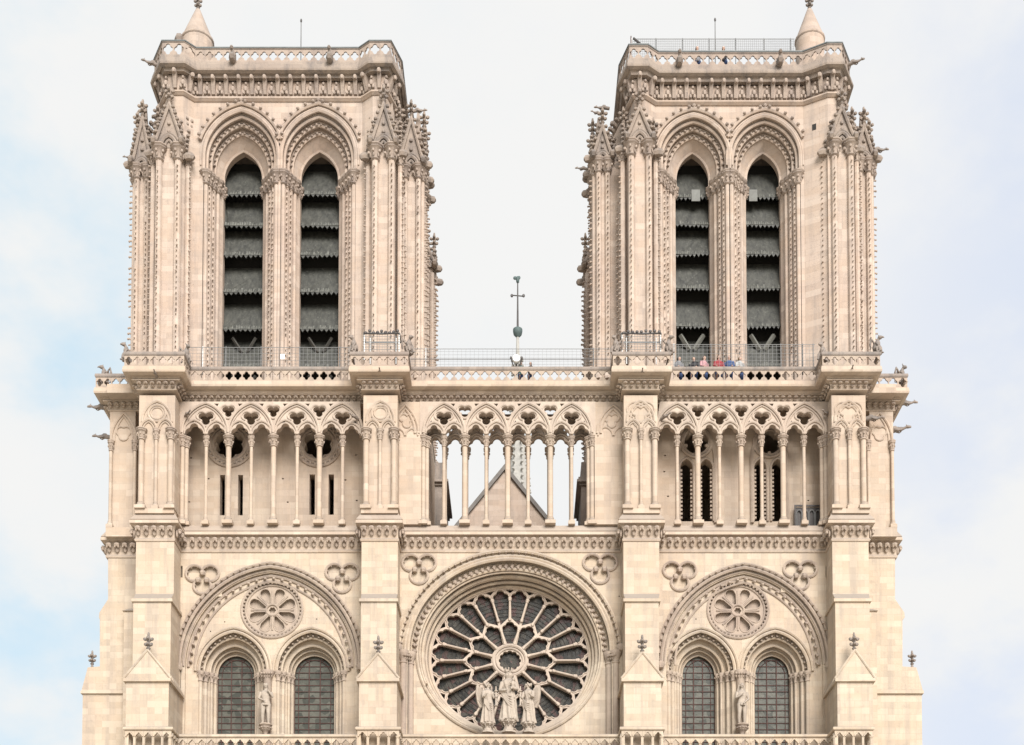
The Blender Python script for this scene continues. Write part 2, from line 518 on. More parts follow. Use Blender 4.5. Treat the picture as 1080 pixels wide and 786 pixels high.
for s_ in (-1, 1):                                   # columns carrying the rose arch
    m = MB()
    for r in (112.0, 105.0):
        x = rx+s_*r*K0
        m.lathe(x, .02 if r > 108 else .3, [(.2,zb-2),(.2,rz-.75),(.24,rz-.72),(.24,rz-.66),(.2,rz-.62),(.24,rz-.45),(.36,rz-.2),(.38,rz-.12),(.38,rz)], 10)
    for k in range(6):
        m.leaf((rx+s_*(104+k*2.1)*K0, -.1+.06*abs(k-3), rz-.4), (0,-1,0), .2, .3)
    m.blob((rx+s_*117*K0, -.2, rz+.18), .25, .25, .28)
    m.build('arch_column', M_CARV, cath)

rose = MB(); YR = 1.62
A, B_ = 86.6*K0, 86.6*K0*rk
def pol(r, th): return (rx+A*r*math.cos(th), rz+B_*r*math.sin(th))
def petal(th0, dth, r0, r1, gap, rise, rA=None, rB=None):
    # wedge between two spokes, closed outside by a trefoil head
    pts = []
    ha0 = dth/2-gap/r0*.5; ha1 = dth/2-gap/r1*.5
    pts.append(pol(rA or r0, th0-ha0*(.95 if rA else .75))); 
    pts.append(pol(r1*.985, th0-ha1))
    c = r1; wv = ha1*r1
    for i in range(17):
        a = math.pi*i/16
        t = foil_r(a, [rad(2), rad(90), rad(178)], wv*.5, wv*.5)
        lx = -(-t*math.cos(a)); ly = t*math.sin(a)*rise
        # local: lx along tangent, ly radial
        pts.append(pol(c+ly, th0 - (t*math.cos(a))/c))
    pts.append(pol(r1*.985, th0+ha1)); pts.append(pol(rB or r0, th0+ha0*(.95 if rB else .75)))
    return pts
holes = []
NO, NI = 24, 12
for i in range(NO):
    th = rad(90)+2*math.pi*(i+.5)/NO
    holes.append(petal(th, 2*math.pi/NO, .54, .882, .027, .95, *((.585,.50) if i % 2 == 0 else (.50,.585))))
for i in range(NI):
    th = rad(90)+2*math.pi*i/NI
    holes.append(petal(th, 2*math.pi/NI, .235, .445, .028, .92))
for i in range(NO):                                   # small pierced triangles in the rim
    th = rad(90)+2*math.pi*i/NO
    holes.append([pol(.925, th), pol(.975, th-.062), pol(.985, th), pol(.975, th+.062)])
holes.append([pol(t, a) for a, t in [(2*math.pi*i/72+.001, foil_r(2*math.pi*i/72+.001, [rad(30*q) for q in range(12)], .105, .034)) for i in range(72)]])
rose.plate(ell(rx, rz, A*1.01, B_*1.01, 96), holes, YR, YR+.28)
for i in range(NO):
    th = rad(90)+2*math.pi*i/NO
    a = pol(.56, th); b = pol(.845, th)
    rose.tube([(a[0],YR-.04,a[1]),(b[0],YR-.04,b[1])], .068, 8)
    for q, rr in ((.56,.11),(.575,.1),(.83,.11),(.85,.13)):
        c = pol(q, th); rose.blob((c[0], YR-.05, c[1]), rr, rr, rr)
for i in range(NI):
    th = rad(90)+2*math.pi*(i+.5)/NI
    a = pol(.235, th); b = pol(.43, th)
    rose.tube([(a[0],YR-.05,a[1]),(b[0],YR-.05,b[1])], .075, 8)
    for q, rr in ((.235,.11),(.25,.1),(.415,.11),(.44,.13)):
        c = pol(q, th); rose.blob((c[0], YR-.05, c[1]), rr, rr, rr)
for r, t in ((.205,.10),(.165,.06),(.99,.09)):
    e = ell(rx, rz, A*r, B_*r, 48); rose.tube([(p[0], YR-.03, p[1]) for p in e], t, 6, True)
for h in holes[:36]:                                  # chamfer roll on every head
    rose.tube([(p[0], YR-.01, p[1]) for p in h[2:-2]], .045, 5)
rw = rose.build('rose_window', M_TRAC, cath, 40)
gl = MB(); gl.plate(ell(rx, rz, A*1.02, B_*1.02, 64), [], YR+.30, YR+.36); gl.build('stained_glass', M_RGLASS, rw, 0)
ld = MB()
for r in (.31,.37,.43,.58,.63,.68,.73,.78,.83,.88):
    e = ell(rx, rz, A*r, B_*r, 64); ld.tube([(p[0], YR+.27, p[1]) for p in e], .012, 4, True)
ld.build('lead_bar', M_IRON, rw, 0)

# ---- paired windows under their relieving arches
def half(path):                                       # keep only the curved part of an arch path
    return path[1:-1]
STATUE_SPOTS = []
for b in BAYS:
    X, W, zs, h = b['x'], b['W'], b['zs'], b['h']
    m = MB(); orn = MB()
    out = parch(X, zs, W, h, zb, 18)
    inn = parch(X, zs, W-.25, h-.25, zb, 18)
    holes = []
    orders = []
    for (gx, gw, ox) in b['lan']:
        xo = xx(ox, 690, .3)
        k = ux(690,.3)
        hw = 36.2*k if b is BAYS[0] else 35.5*k
        z_sp = zz(708,.3); ap = zz(666,.3)-z_sp
        gx_, gw_ = xx(gx, 720, 1.5), gw*ux(720,1.5)
        gsp, gap = zz(712,1.5), zz(691.5,1.5)-zz(712,1.5)
        seq = []
        for t, y in ((0,.3),(.27,.62),(.62,.95),(.8,1.25),(1,1.5)):
            seq.append((xo+(gx_-xo)*t, hw+(gw_-hw)*t, z_sp+(gsp-z_sp)*t, ap+(gap-ap)*t, y))
        orders.append(seq)
        holes.append(parch(seq[0][0], seq[0][2], seq[0][1], seq[0][3], zb, 12))
    brx, brz = xx(b['rose'][0],643,.3), zz(b['rose'][1],.3); bk = ux(643,.3); BR = 31.5*bk
    holes.append(ell(brx, brz, BR, BR*.94, 56))
    for q in b['put']:
        x, z = xx(q[0],q[1],.3), zz(q[1],.3)
        if abs(x-X) < W*.8 and z < zs+h*.7: holes.append([(x-.035,z-.035),(x+.035,z-.035),(x+.035,z+.035),(x-.035,z+.035)])
    m.strip(out, -.0, out, .12); m.strip(out, .12, inn, .12); m.strip(inn, .12, inn, .3)
    m.plate(inn, holes, .3, .45, sides=False, back=False)
    wallb = m.build('window_tympanum', M_LOW, cath, 0)
    # hood moulding with two rows of crockets
    m = MB()
    for d_, y, t in ((.06,-.06,.11),(.30,-.04,.10),(-.14,.10,.07),(-.42,.27,.09),(-.8,.27,.07)):
        p = half(parch(X, zs, W+d_, h+d_*.95, zb, 18)); m.tube([(q[0], y, q[1]) for q in p], t, 6)
    for p, t in resample(half(parch(X, zs, W+.2, h+.2, zb, 18)), .42):
        m.crocket((p.x, -.1, p.y), (-t.y*.6, -1, t.x*.6), .15)
    for p, t in resample(half(parch(X, zs, W-.6, h-.58, zb, 18)), .52):
        m.crocket((p.x, .25, p.y), (-t.y*.3+t.x*.5, -.8, t.x*.3+t.y*.5), .2)
    for s_ in (-1, 1): m.blob((X+s_*(W+.1), -.1, zs-.1), .25, .25, .3)
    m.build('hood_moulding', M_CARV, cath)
    # blind rose in the tympanum
    m = MB()
    hs = []
    for i in range(8):
        th = 2*math.pi*(i+.5)/8; th1 = 2*math.pi/8
        pts = []
        def pq(r, a): return (brx+BR*r*math.cos(a), brz+BR*.94*r*math.sin(a))
        pts += [pq(.24, th-.2), pq(.6, th-.30)]
        for q in range(9):
            a = math.pi*q/8; pts.append(pq(.66+.16*math.sin(a), th-.26*math.cos(a)))
        pts += [pq(.6, th+.30), pq(.24, th+.2)]
        hs.append(pts)
    hs.append([pq(foil_r(2*math.pi*i/36+.01, [rad(60*q) for q in range(6)], .075, .045), 2*math.pi*i/36+.01) for i in range(36)])
    m.plate(ell(brx, brz, BR, BR*.94, 56), hs, .42, .62)
    m.plate(ell(brx, brz, BR, BR*.94, 56), [], .66, .7)
    for hh in hs[:8]: m.tube([(p[0], .42, p[1]) for p in hh], .04, 5, True)
    for i in range(8):
        th = 2*math.pi*i/8
        m.tube([pq(.2,th)[:1]+(.41,)+pq(.2,th)[1:], pq(.72,th)[:1]+(.41,)+pq(.72,th)[1:]], .06, 6)
    for r, y, t in ((1.02,.28,.08),(.9,.40,.07),(.2,.38,.05)):
        m.tube([(p[0], y, p[1]) for p in ell(brx, brz, BR*r, BR*.94*r, 48)], t, 6, True)
    for i in range(44):
        a = 2*math.pi*i/44; p = pq(.965, a); m.blob((p[0], .31, p[1]), .085, .1, .085)
    m.build('blind_rose', M_CARV, cath)
    # stepped window arches
    for seq in orders:
        m = MB(); orn = MB()
        for (x0,w0,s0,a0,y0), (x1,w1,s1,a1,y1) in zip(seq[:-1], seq[1:]):
            pa = parch(x0,s0,w0,a0,zb,12); pb = parch(x1,s1,w1,a1,zb,12)
            m.strip(pa, y0, pa, y1); m.strip(pa, y1, pb, y1)
        x1,w1,s1,a1,y1 = seq[-1]
        pg = parch(x1,s1,w1,a1,zb,12); m.strip(pg, y1, pg, y1+.3)
        for (x0,w0,s0,a0,y0), t in zip(seq, (.10,.09,.08,.07,.06)):
            m.tube([(p[0], y0, p[1]) for p in half(parch(x0,s0,w0,a0,zb,12))], t, 6)
        x0,w0,s0,a0,y0 = seq[0]
        m.tube([(p[0], .26, p[1]) for p in half(parch(x0,s0,w0+.22,a0+.22,zb,12))], .09, 6)
        m.build('window_arch', M_LOW, cath, 40)
        x0,w0,s0,a0,y0 = seq[1]
        for p, t in resample(half(parch(x0,s0,w0+.19,a0+.18,zb,12)), .36):
            orn.crocket((p.x, .55, p.y), (t.y*.6+t.x*.5, -.7, -t.x*.6+t.y*.5), .17)
        orn.build('leaf_moulding', M_CARV, cath)
        # shafts in the jambs
        for (x0,w0,s0,a0,y0) in seq[:4]:
            for s_ in (-1, 1):
                cm = MB(); xc = x0+s_*(w0-.08); yc = y0+.08
                r = .125 if y0 < .9 else .09
                cm.lathe(xc, yc, [(r*1.5,zb-2.6),(r*1.5,zb-2.4),(r,zb-2.2),(r,s0-.6)], 10)
                o_ = cm.build('jamb_shaft', M_LOW, cath)
                cm = MB(); cm.lathe(xc, yc, [(r,s0-.62),(r*1.35,s0-.6),(r*1.3,s0-.55),(r*1.1,s0-.5),(r*1.5,s0-.22),(r*2.0,s0-.12),(r*2.0,s0)], 10)
                for a in range(6):
                    an = a*math.pi/3; cm.leaf((xc+r*math.cos(an), yc+r*math.sin(an), s0-.28), (math.cos(an), math.sin(an), 0), r*1.1, .2)
                cm.build('capital', M_CARV, o_)
        # glass and its iron grid
        gm = MB(); gm.plate(parch(x1,s1,w1+.03,a1+.03,zb,12), [], y1+.18, y1+.22)
        win = gm.build('lancet_window', M_LGLASS, cath, 0)
        im = MB(); yb = y1+.15
        z = zb+.2
        z_top = s1+a1
        def halfw(z):
            if z <= s1: return w1
            for (pa, pb) in zip(pg[1:], pg[2:]):
                if pa[1] <= z <= pb[1] and pa[0] < x1: return x1-(pa[0]+(pb[0]-pa[0])*(z-pa[1])/max(1e-6, pb[1]-pa[1]))
            return 0
        while z < z_top-.15:
            hw = halfw(z)
            if hw > .1: im.box(x1-hw, x1+hw, yb-.012, yb+.012, z-.02, z+.02)
            z += .395
        for q in (-.22, .22):
            xv = x1+q*2*w1*.62
            zt = s1+a1*.8
            im.box(xv-.026, xv+.026, yb-.03, yb+.02, zb, zt)
        for d_ in (.02, .26):
            im.tube([(p[0], yb, p[1]) for p in parch(x1,s1,w1-d_,a1-d_,zb,12)], .024, 5)
        for an in (35, 62, 118, 145):
            a = rad(an); im.tube([(x1+(w1-.27)*math.cos(a), yb, s1+(a1-.25)*math.sin(a)), (x1+w1*.98*math.cos(a), yb, s1+a1*.95*math.sin(a))], .022, 5)
        im.build('iron_grid', M_BAR, win, 0)
    # pier between the two windows: a cluster carrying the statue niche
    xm = xx(b['stat'], 740, .1)
    m = MB(); m.lathe(xm, .28, [(.26,zb-2),(.26,zz(716)),(.34,zz(712)),(.42,zz(709)),(.42,zz(706.5))], 10)
    for k in range(5): m.leaf((xm-.3+.15*k, .02, zz(712)), (0,-1,0), .16, .3)
    m.build('arch_column', M_CARV, cath)
    m = MB(); zt = zz(764,-.25)
    m.lathe(xm, -.22, [(.08,zt-1.6),(.12,zt-1.1),(.12,zt-.6),(.2,zt-.45),(.36,zt-.3),(.4,zt-.22),(.33,zt-.16),(.42,zt-.06),(.42,zt)], 8)
    for k in range(7):
        a = math.pi+math.pi*k/6; m.leaf((xm+.26*math.cos(a), -.22+.26*math.sin(a), zt-.3), (math.cos(a), math.sin(a), 0), .13, .18)
    m.build('statue_bracket', M_CARV, cath)
    STATUE_SPOTS.append((xm, -.24, zt))

# ---- the four buttresses
def finial(m, x, y, z, k):                            # gothic finial: stem, leaf ring, bud
    m.lathe(x, y, [(.16*k,z),(.10*k,z+.3*k),(.18*k,z+.42*k),(.10*k,z+.5*k),(.09*k,z+.95*k)], 8)
    for zq, q in ((z+.72*k, .26),(z+1.12*k, .34)):
        for a in range(4):
            an = a*math.pi/2+.0; m.blob((x+q*.75*k*math.cos(an), y+q*.75*k*math.sin(an), zq), .17*k, .13*k, .13*k, (math.cos(an), math.sin(an), .5))
    m.blob((x, y, z+1.12*k), .17*k, .17*k, .3*k)
    m.blob((x, y, z+1.45*k), .10*k, .10*k, .22*k)
for i, (s1, s2, s3, ap) in enumerate(BUT):
    x1, X1 = xx(s1[0],600,YB1), xx(s1[1],600,YB1)
    x2, X2 = xx(s2[0],650,YB2), xx(s2[1],650,YB2)
    x3, X3 = xx(s3[0],740,YB3), xx(s3[1],740,YB3)
    m = MB()
    za, zt = zz(626.5,YB1), zz(631.5,YB2)
    m.box(x1, X1, YB1, .3, za-.3, zz(560,0))
    m.box(x2, X2, YB2, .3, 0, zt)
    m.frustum(x2-.002, X2+.002, YB2-.002, .302, zt-.004, x1-.001, X1+.001, YB1-.003, .301, za)           # sloped set-off
    m.box(x2-.1, X2+.1, YB2-.1, -.02, zt-.2, zt-.02)
    ze = zz(717,YB3)
    zr = zz(ap[1], YB3)
    m.box(x3, X3, YB3, .3, 0, ze)
    bt = m.build('buttress', M_LOW, cath, 0)
    c = MB(); xm = (x3+X3)/2; e = .14
    c.box(x3-e, X3+e, YB3-e, -.04, ze-.13, ze+.06)
    c.add([(x3-e*.9,YB3-e*.6,ze+.06),(X3+e*.9,YB3-e*.6,ze+.06),(xm,YB3-e*.6,zr),(x3-e*.9,YB2+.1,ze+.06),(X3+e*.9,YB2+.1,ze+.06),(xm,YB2+.1,zr)],
          [(0,1,2),(3,5,4),(0,2,5,3),(1,4,5,2)])
    for s_ in (x3-e, X3+e): c.tube([(s_,YB3-e*.6,ze+.05),(xm,YB3-e*.6,zr+.03)], .07, 6)
    # lean-to slope over the flanks of the lower stage
    c.frustum(x3-e*.8, X3+e*.8, YB2+.1, -.05, ze+.055, x2+.05, X2-.05, YB2+.1, -.1, ze+.75)
    c.build('gable_cap', M_LOW, bt, 0)
    f_ = MB(); finial(f_, xm, YB3+.1, zr-.15, .78); f_.build('finial', M_GREY, bt)
    if i in (0, 3):
        pass

# ---- flank buttresses seen in profile at both ends
for s_, q in ((-1, dict(a=(114,104.3,105.3), o=87.3, w=92.5, i=150, top=97.2)), (1, dict(a=(944,954.3,951.8), o=972.0, w=966.5, i=910, top=962))):
    m = MB(); Yf = .75
    xi = xx(q['i'],650,Yf)
    P_ = lambda px, py: (xx(px,py,Yf), zz(py,Yf))
    prof = [(xi, 0), (P_(q['o'],740)[0], 0), (P_(q['o'],731)[0], zz(731,Yf)), (P_(q['o'],731)[0]+s_*.08, zz(731,Yf)), (P_(q['o'],731)[0]+s_*.08, zz(728.5,Yf)),
            P_(q['w'],704), P_(q['a'][2],703), P_(q['a'][2],654), (P_(q['a'][1],651)), P_(q['a'][1]+(0.6 if s_<0 else -.6),646), P_(q['a'][0],632), P_(q['a'][0],575), (xi, zz(575,Yf))]
    m.prism(prof, Yf, 5)
    x0 = xx(q['o'],731,Yf)
    m.box(min(x0,xi)-.1, max(x0,xi)+.1, Yf-.12, Yf+.3, zz(732,Yf), zz(729,Yf))
    xs = xx(131 if s_ < 0 else 924, 650, .2)
    m.box(min(xs,xi), max(xs,xi), .15, 1, 0, zz(645,.2)); m.frustum(min(xs,xi)-.08, max(xs,xi)+.08, .05, 1.1, zz(645,.2), min(xs,xi)+.1, max(xs,xi)-.1, .8, 1, zz(638,.2))
    bt = m.build('flank_buttress', M_LOW, cath, 0)
    f_ = MB(); xf = xx(q['top'],700,1.6); finial(f_, xf, 1.6, zz(705,1.6), .68); f_.build('finial', M_GREY, bt)

# ---- leaf cornice over the rose level
PLAN = [(xx(113,575,.75), 6), (xx(113,575,.75), .75)]
for i, (a, c) in enumerate(BX):
    PLAN += [(a, .75 if i == 0 else 0), (a, YB1), (c, YB1), (c, .75 if i == 3 else 0)]
PLAN += [(xx(945,575,.75), .75), (xx(945,575,.75), 6)]
Z0 = zz(583,0); Z1 = zz(562,0)
def cornice(name, plan, z0, z1, mat, out, step, leafs=True, back=.6, mats=None, parent=None):
    h = z1-z0
    m = MB()
    sweep(m, plan, [(-back,z0),(.05,z0),(.08,z0+.08*h),(.02,z0+.16*h),(.03,z0+.6*h),(out*.4,z0+.74*h),(out,z0+.8*h),(out,z0+.9*h),(out*.8,z1),(-back,z1)])
    o = m.build(name, mat, parent or cath, 30)
    if leafs:
        l = MB()
        for p, n, t, w in along(plan, .06, step):
            l.leaf(p+Vector((0,0,z0+.44*h)), n, out*.95, h*.42, w*.38)
        l.build('leaf_frieze', M_CARV if mats is None else mats, o if o.parent == cath else o.parent)
    return o
cornice('leaf_cornice', PLAN, Z0, Z1, M_GAL, .32, .46)
# sloping sill the arcade stands on
m = MB(); sweep(m, PLAN, [(-.8,Z1-.01),(.30,Z1-.01),(.05,Z1+.42),(-.8,Z1+.42)]); m.build('arcade_sill', M_GAL, cath, 0)
ZS = Z1+.42

# ------------------------------------------------------------------ open gallery
YG = -.12
ZCAP = zz(460.5, YG); ZTOP = zz(425.5, YG)
def make_column(r, z0, z1, name='column', blk=.68, mat=M_GAL):      # built at the origin of plan: shaft > base, capital
    m = MB(); hc = 1.0*blk
    m.lathe(0, 0, [(r,z0+.45),(r*.97,z1-hc)], 12)
    o = m.build(name, mat, cath)
    m = MB(); m.box(-r*1.9, r*1.9, -r*1.9, r*1.9, z0, z0+.2)
    m.lathe(0, 0, [(r*1.75,z0+.2),(r*1.8,z0+.26),(r*1.5,z0+.32),(r*1.25,z0+.36),(r*1.35,z0+.42),(r*1.05,z0+.47)], 12)
    m.build('base', mat, o)
    m = MB(); zb_ = z1-hc
    m.lathe(0, 0, [(r*1.0,zb_),(r*1.35,zb_+.03),(r*1.3,zb_+.09),(r*1.05,zb_+.12),(r*1.2,zb_+.4*hc),(r*1.5,zb_+.66*hc),(r*1.7,zb_+.72*hc)], 10)
    for a in range(8):
        an = a*math.pi/4; d = Vector((math.cos(an), math.sin(an), 0))
        m.leaf(d*r*1.05+Vector((0,0,zb_+.36*hc)), d, r*.7, .40*hc)
    m.lathe(0, 0, [(r*1.85,z1-.27*hc),(r*2.0,z1-.22*hc),(r*1.8,z1-.14*hc),(r*2.05,z1-.08*hc),(r*2.05,z1)], 8, math.pi/8)
    m.build('capital', M_CARV, o)
    return o
thick0 = make_column(.168, ZS, ZCAP); thin0 = make_column(.108, ZS, ZCAP); resp0 = make_column(.14, ZS, ZCAP)
used = set()
def put_column(proto, x, y):
    if proto.name not in used:
        used.add(proto.name); proto.location = (x, y, 0); return proto
    return clone(proto, cath, (x, y, 0))
GB = [dict(thick=[192.3,240.9,288.4,336.8,383], thin=[217.3,264.9,313.4,361.3], l=185.5, r=380),
      dict(thick=[446.5,490.2,535.5,580.4,624.5], thin=[468.2,512.8,557.0,602.8], l=443, r=628),
      dict(thick=[691,736,781.6,826,871.0], thin=[714.2,758.8,803.4,848.0], l=696, r=874)]
kx = ux(500, YG)
def tracery(b, y0, y1, name):
    tk = [xx(v,500,YG) for v in b['thick']]; tn = [xx(v,500,YG) for v in b['thin']]
    cols = sorted(tk+tn)
    xl, xr = xx(b['l'],500,YG), xx(b['r'],500,YG)
    if b is GB[0]: cols[-1] = min(cols[-1], xr+.05)
    outer = [(xl, ZTOP)]
    bottom = []
    subs = []
    for c0, c1 in zip(cols[:-1], cols[1:]):
        t0 = .15 if c0 in tk else .10; t1 = .15 if c1 in tk else .10
        a, c = c0+t0, c1-t1
        w = (c-a)/2; cx = (a+c)/2
        sub = trefoil_head(cx, ZCAP+.05, w, ZCAP, w*1.12)
        subs.append(sub); bottom += sub
    outer = [(xl, ZTOP), (min(xl, cols[0]-.02), ZCAP)]+bottom+[(max(xr, cols[-1]+.02), ZCAP), (xr, ZTOP)]
    holes = []; tubes = []
    for i, xm in enumerate(tn):
        k = kx
        holes.append(foil(xm, zz(442.8,YG), 4.3*k, 4.2*k, TRI, 42, .86))
        tubes.append(foil(xm, zz(442.8,YG), 5.2*k, 5.3*k, TRI, 42, .86))
        if i > 0:
            holes.append(foil(tk[i], zz(435.6,YG), 3.4*k, 3.5*k, TRI, 36, .9))
            tubes.append(foil(tk[i], zz(435.6,YG), 4.0*k, 4.6*k, TRI, 30, .95))
            for s_ in (-1, 1):
                x = tk[i]+s_*12.6*k; z = zz(428.6,YG); holes.append([(x-2.6*k*s_, z+1.0*k), (x+2.6*k*s_, z+1.0*k), (x-1.0*k*s_, z-1.9*k)])
        for s_ in (-1, 1):                             # small eyes between the sub-arches and the foil
            x = xm+s_*14.6*k; z = zz(447.2,YG)
            holes.append([(x-1.5*k*s_, z+1.9*k), (x+1.7*k*s_, z-2.2*k), (x-2.3*k*s_, z-.4*k)])
    m = MB()
    m.plate(outer, holes, y0, y1)
    for h in tubes: m.tube([(p[0], y0-.02, p[1]) for p in h], .055, 6, True)
    for i in range(4):
        xm = tn[i]; wl = xm-tk[i]; wr = tk[i+1]-xm; hA = ZTOP-ZCAP-.22
        for dd, tt, yo in ((0,.08,-.06),(-.16,.045,-.03)):
            l = parch(xm, ZCAP+.1, wl+dd, hA+dd, 0, 12)[1:14]; r_ = parch(xm, ZCAP+.1, wr+dd, hA+dd, 0, 12)[13:-1]
            m.tube([(p[0], y0+yo, p[1]) for p in l], tt, 6); m.tube([(p[0], y0+yo, p[1]) for p in r_], tt, 6)
    for s_ in subs:
        m.tube([(p[0], y0-.03, p[1]) for p in s_[1:-1]], .045, 6)
        cx = (s_[0][0]+s_[-1][0])/2; w = (s_[-1][0]-s_[0][0])/2
        m.tube([(p[0], y0-.03, p[1]) for p in parch(cx, ZCAP+.02, w+.12, w*1.5, 0, 8)[1:-1]], .065, 6)
    return m.build(name, M_TRAC, cath, 40)
for bi, b in enumerate(GB):
    tracery(b, YG-.2, YG+.2, 'arcade_tracery')
    for i, v in enumerate(b['thick']):
        x = xx(v,500,YG)
        if i in (0, 4):
            if bi == 0 and i == 4 or bi == 2 and i == 0: continue
            for dx, dy in ((0,0),(-.2,.18),(.2,.18)): put_column(resp0, x+dx, YG+dy)
        else: put_column(thick0, x, YG)
    for v in b['thin']: put_column(thin0, xx(v,500,YG), YG)
b = GB[1]
tr = tracery(b, YG+1.25, YG+1.6, 'arcade_tracery')
for v in b['thick'][1:4]: put_column(thick0, xx(v,500,YG), YG+1.45)
for v in b['thin']: put_column(thin0, xx(v,500,YG), YG+1.45)
# solid panels beside the central arcade with their blind half arches
for x0, x1, s_ in ((419,444.5,1),(627,658,-1)):
    m = MB(); a, c = xx(x0,500,YG), xx(x1,500,YG)
    m.box(a, c, YG-.17, 1.6, ZS-.02, ZTOP)
    xc = (a+c)/2-s_*.25; w = (c-a)*.55
    for dd in (0,-.22): m.tube([(p[0], YG-.18, p[1]) for p in parch(xc, ZCAP+.1, w+dd, 1.75+dd, 0, 10)[1:-1]], .08, 6)
    m.tube([(p[0], YG-.18, p[1]) for p in foil(xc+s_*.1, ZCAP+.95, .24, .24, TRI)], .06, 6, True)
    for q in (-.45, .45): m.tube([(p[0], YG-.18, p[1]) for p in parch(xc+q*w*1.1, ZCAP-.05, w*.46, w*.55, 0, 6)[1:-1]], .06, 6)
    m.build('arcade_panel', M_GAL, cath, 0)

# gallery floor and the terrace between the towers
m = MB(); m.box(PLAN[0][0]+.1, PLAN[-1][0]-.1, .1, 16, ZS-.6, ZS-.03); m.build('gallery_floor', M_GAL, cath, 0)
TLX = (xx(137.5,500,1.55), xx(452,500,2.3)); TRX = (xx(628,500,2.3), xx(924,500,2.3))
ZBAL = zz(406,-.6)                                    # upper walk level
def rect(px0, px1, py0, py1, Y): return [(xx(px0,py1,Y), zz(py1,Y)), (xx(px1,py1,Y), zz(py1,Y)), (xx(px1,py1,Y), zz(py0,Y)), (xx(px0,py1,Y), zz(py0,Y))]
Yw = 1.55
def gallery_wall(X0, X1, holes, extra):
    m = MB()
    m.plate([(X0,ZS-.03),(X1,ZS-.03),(X1,ZBAL-.1),(X0,ZBAL-.1)], holes, Yw, Yw+.7)
    m.box(X0, X0+.5, Yw+.701, 14, ZS-.03, ZBAL-.1); m.box(X1-.5, X1, Yw+.701, 14, ZS-.03, ZBAL-.1); m.box(X0+.501, X1-.501, 13.4, 13.9, ZS-.03, ZBAL-.1)
    o = m.build('gallery_wall', M_GAL, cath, 0)
    extra(o)
    return o
def putlogs(lst): return [[(xx(px,py,Yw)+a, zz(py,Yw)+c) for a, c in ((-.06,-.04),(.06,-.04),(.06,.04),(-.06,.04))] for px, py in lst]
kw = ux(500, Yw)
ROSES_L = [(242.3,469),(335.6,469)]
hl = [rect(231.7,237,501,543.6,Yw), rect(250.8,256,501,543.6,Yw), rect(326.2,332,500.5,543,Yw), rect(346.3,352,500.5,543,Yw)]
hl += [foil(xx(px,py,Yw), zz(py,Yw), 8.8*kw, 6.6*kw, [rad(60*i+30) for i in range(6)], 60) for px, py in ROSES_L]
hl += putlogs([(201.5,483),(199.5,529.5),(220,505),(298.3,505),(303.5,529.7),(364.3,506.3),(376.3,528),(375.5,480)])
def ex_l(o):
    for px, py in ROSES_L:
        m = MB(); x, z = xx(px,py,Yw), zz(py,Yw)
        for r, t in ((17.5,.12),(20.5,.09),(24,.10)):
            m.tube([(p[0], Yw-.03, p[1]) for p in ell(x, z, r*kw, r*kw*.97, 40)], t, 6, True)
        m.tube([(p[0], Yw-.01, p[1]) for p in foil(x, z, 9.1*kw, 7.1*kw, [rad(60*i+30) for i in range(6)], 60)], .06, 6, True)
        for i in range(26):
            a = 2*math.pi*i/26; m.blob((x+22.2*kw*math.cos(a), Yw-.06, z+22.2*kw*.97*math.sin(a)), .12, .12, .12)
        m.build('round_window', M_CARV, o)
gallery_wall(TLX[0], TLX[1], hl, ex_l)
WR = [(734.2,717.6,730.6,738.4,751.4),(811.2,795.6,808.2,814.2,826.8)]
hr = []
for cx, a0, a1, b0, b1 in WR:
    hr.append(foil(xx(cx,467,Yw), zz(467,Yw), 7.8*kw, 6.6*kw, [rad(72*i+90) for i in range(5)], 60))
    for q0, q1 in ((a0,a1),(b0,b1)):
        c = xx((q0+q1)/2,520,Yw); hw = (q1-q0)/2*kw
        hr.append(parch(c, zz(494,Yw), hw, zz(484.5,Yw)-zz(494,Yw), zz(550,Yw), 8))
hr += putlogs([(701.5,480.5),(700.5,497.5),(704.6,523.5),(852.5,528)])
def ex_r(o):
    for cx, a0, a1, b0, b1 in WR:
        m = MB(); xc = xx(cx,467,Yw)
        for r, t in ((16.2,.11),(13.4,.06)): m.tube([(p[0], Yw-.04, p[1]) for p in ell(xc, zz(467,Yw), r*kw, r*kw*.97, 40)], t, 6, True)
        w = (b1-a0)/2*kw+.18
        m.tube([(p[0], Yw-.05, p[1]) for p in parch(xc, zz(486,Yw), w, zz(447,Yw)-zz(486,Yw), zz(552,Yw), 12)], .12, 6)
        for q0, q1 in ((a0,a1),(b0,b1)):
            c = xx((q0+q1)/2,520,Yw); hw = (q1-q0)/2*kw
            pth = parch(c, zz(494,Yw), hw+.07, zz(483.5,Yw)-zz(494,Yw), zz(550,Yw), 8)
            m.tube([(p[0], Yw-.03, p[1]) for p in pth], .08, 6)
            n = 13
            for k in range(n):                        # toothed jamb stones
                z = zz(548,Yw)+(zz(494,Yw)-zz(548,Yw))*(k+.3)/n
                m.box(c-hw-.01, c-hw+.13, Yw+.03, Yw+.22, z, z+.13); m.box(c+hw-.14, c+hw+.01, Yw+.03, Yw+.22, z, z+.13)
        for k in range(5):
            a = rad(90+72*k); m.blob((xc+11.5*kw*math.cos(a+rad(36)), Yw-.02, zz(467,Yw)+11.5*kw*math.sin(a+rad(36))), .13, .1, .13)
        m.build('traceried_window', M_CARV, o)
gallery_wall(TRX[0], TRX[1], hr, ex_r)
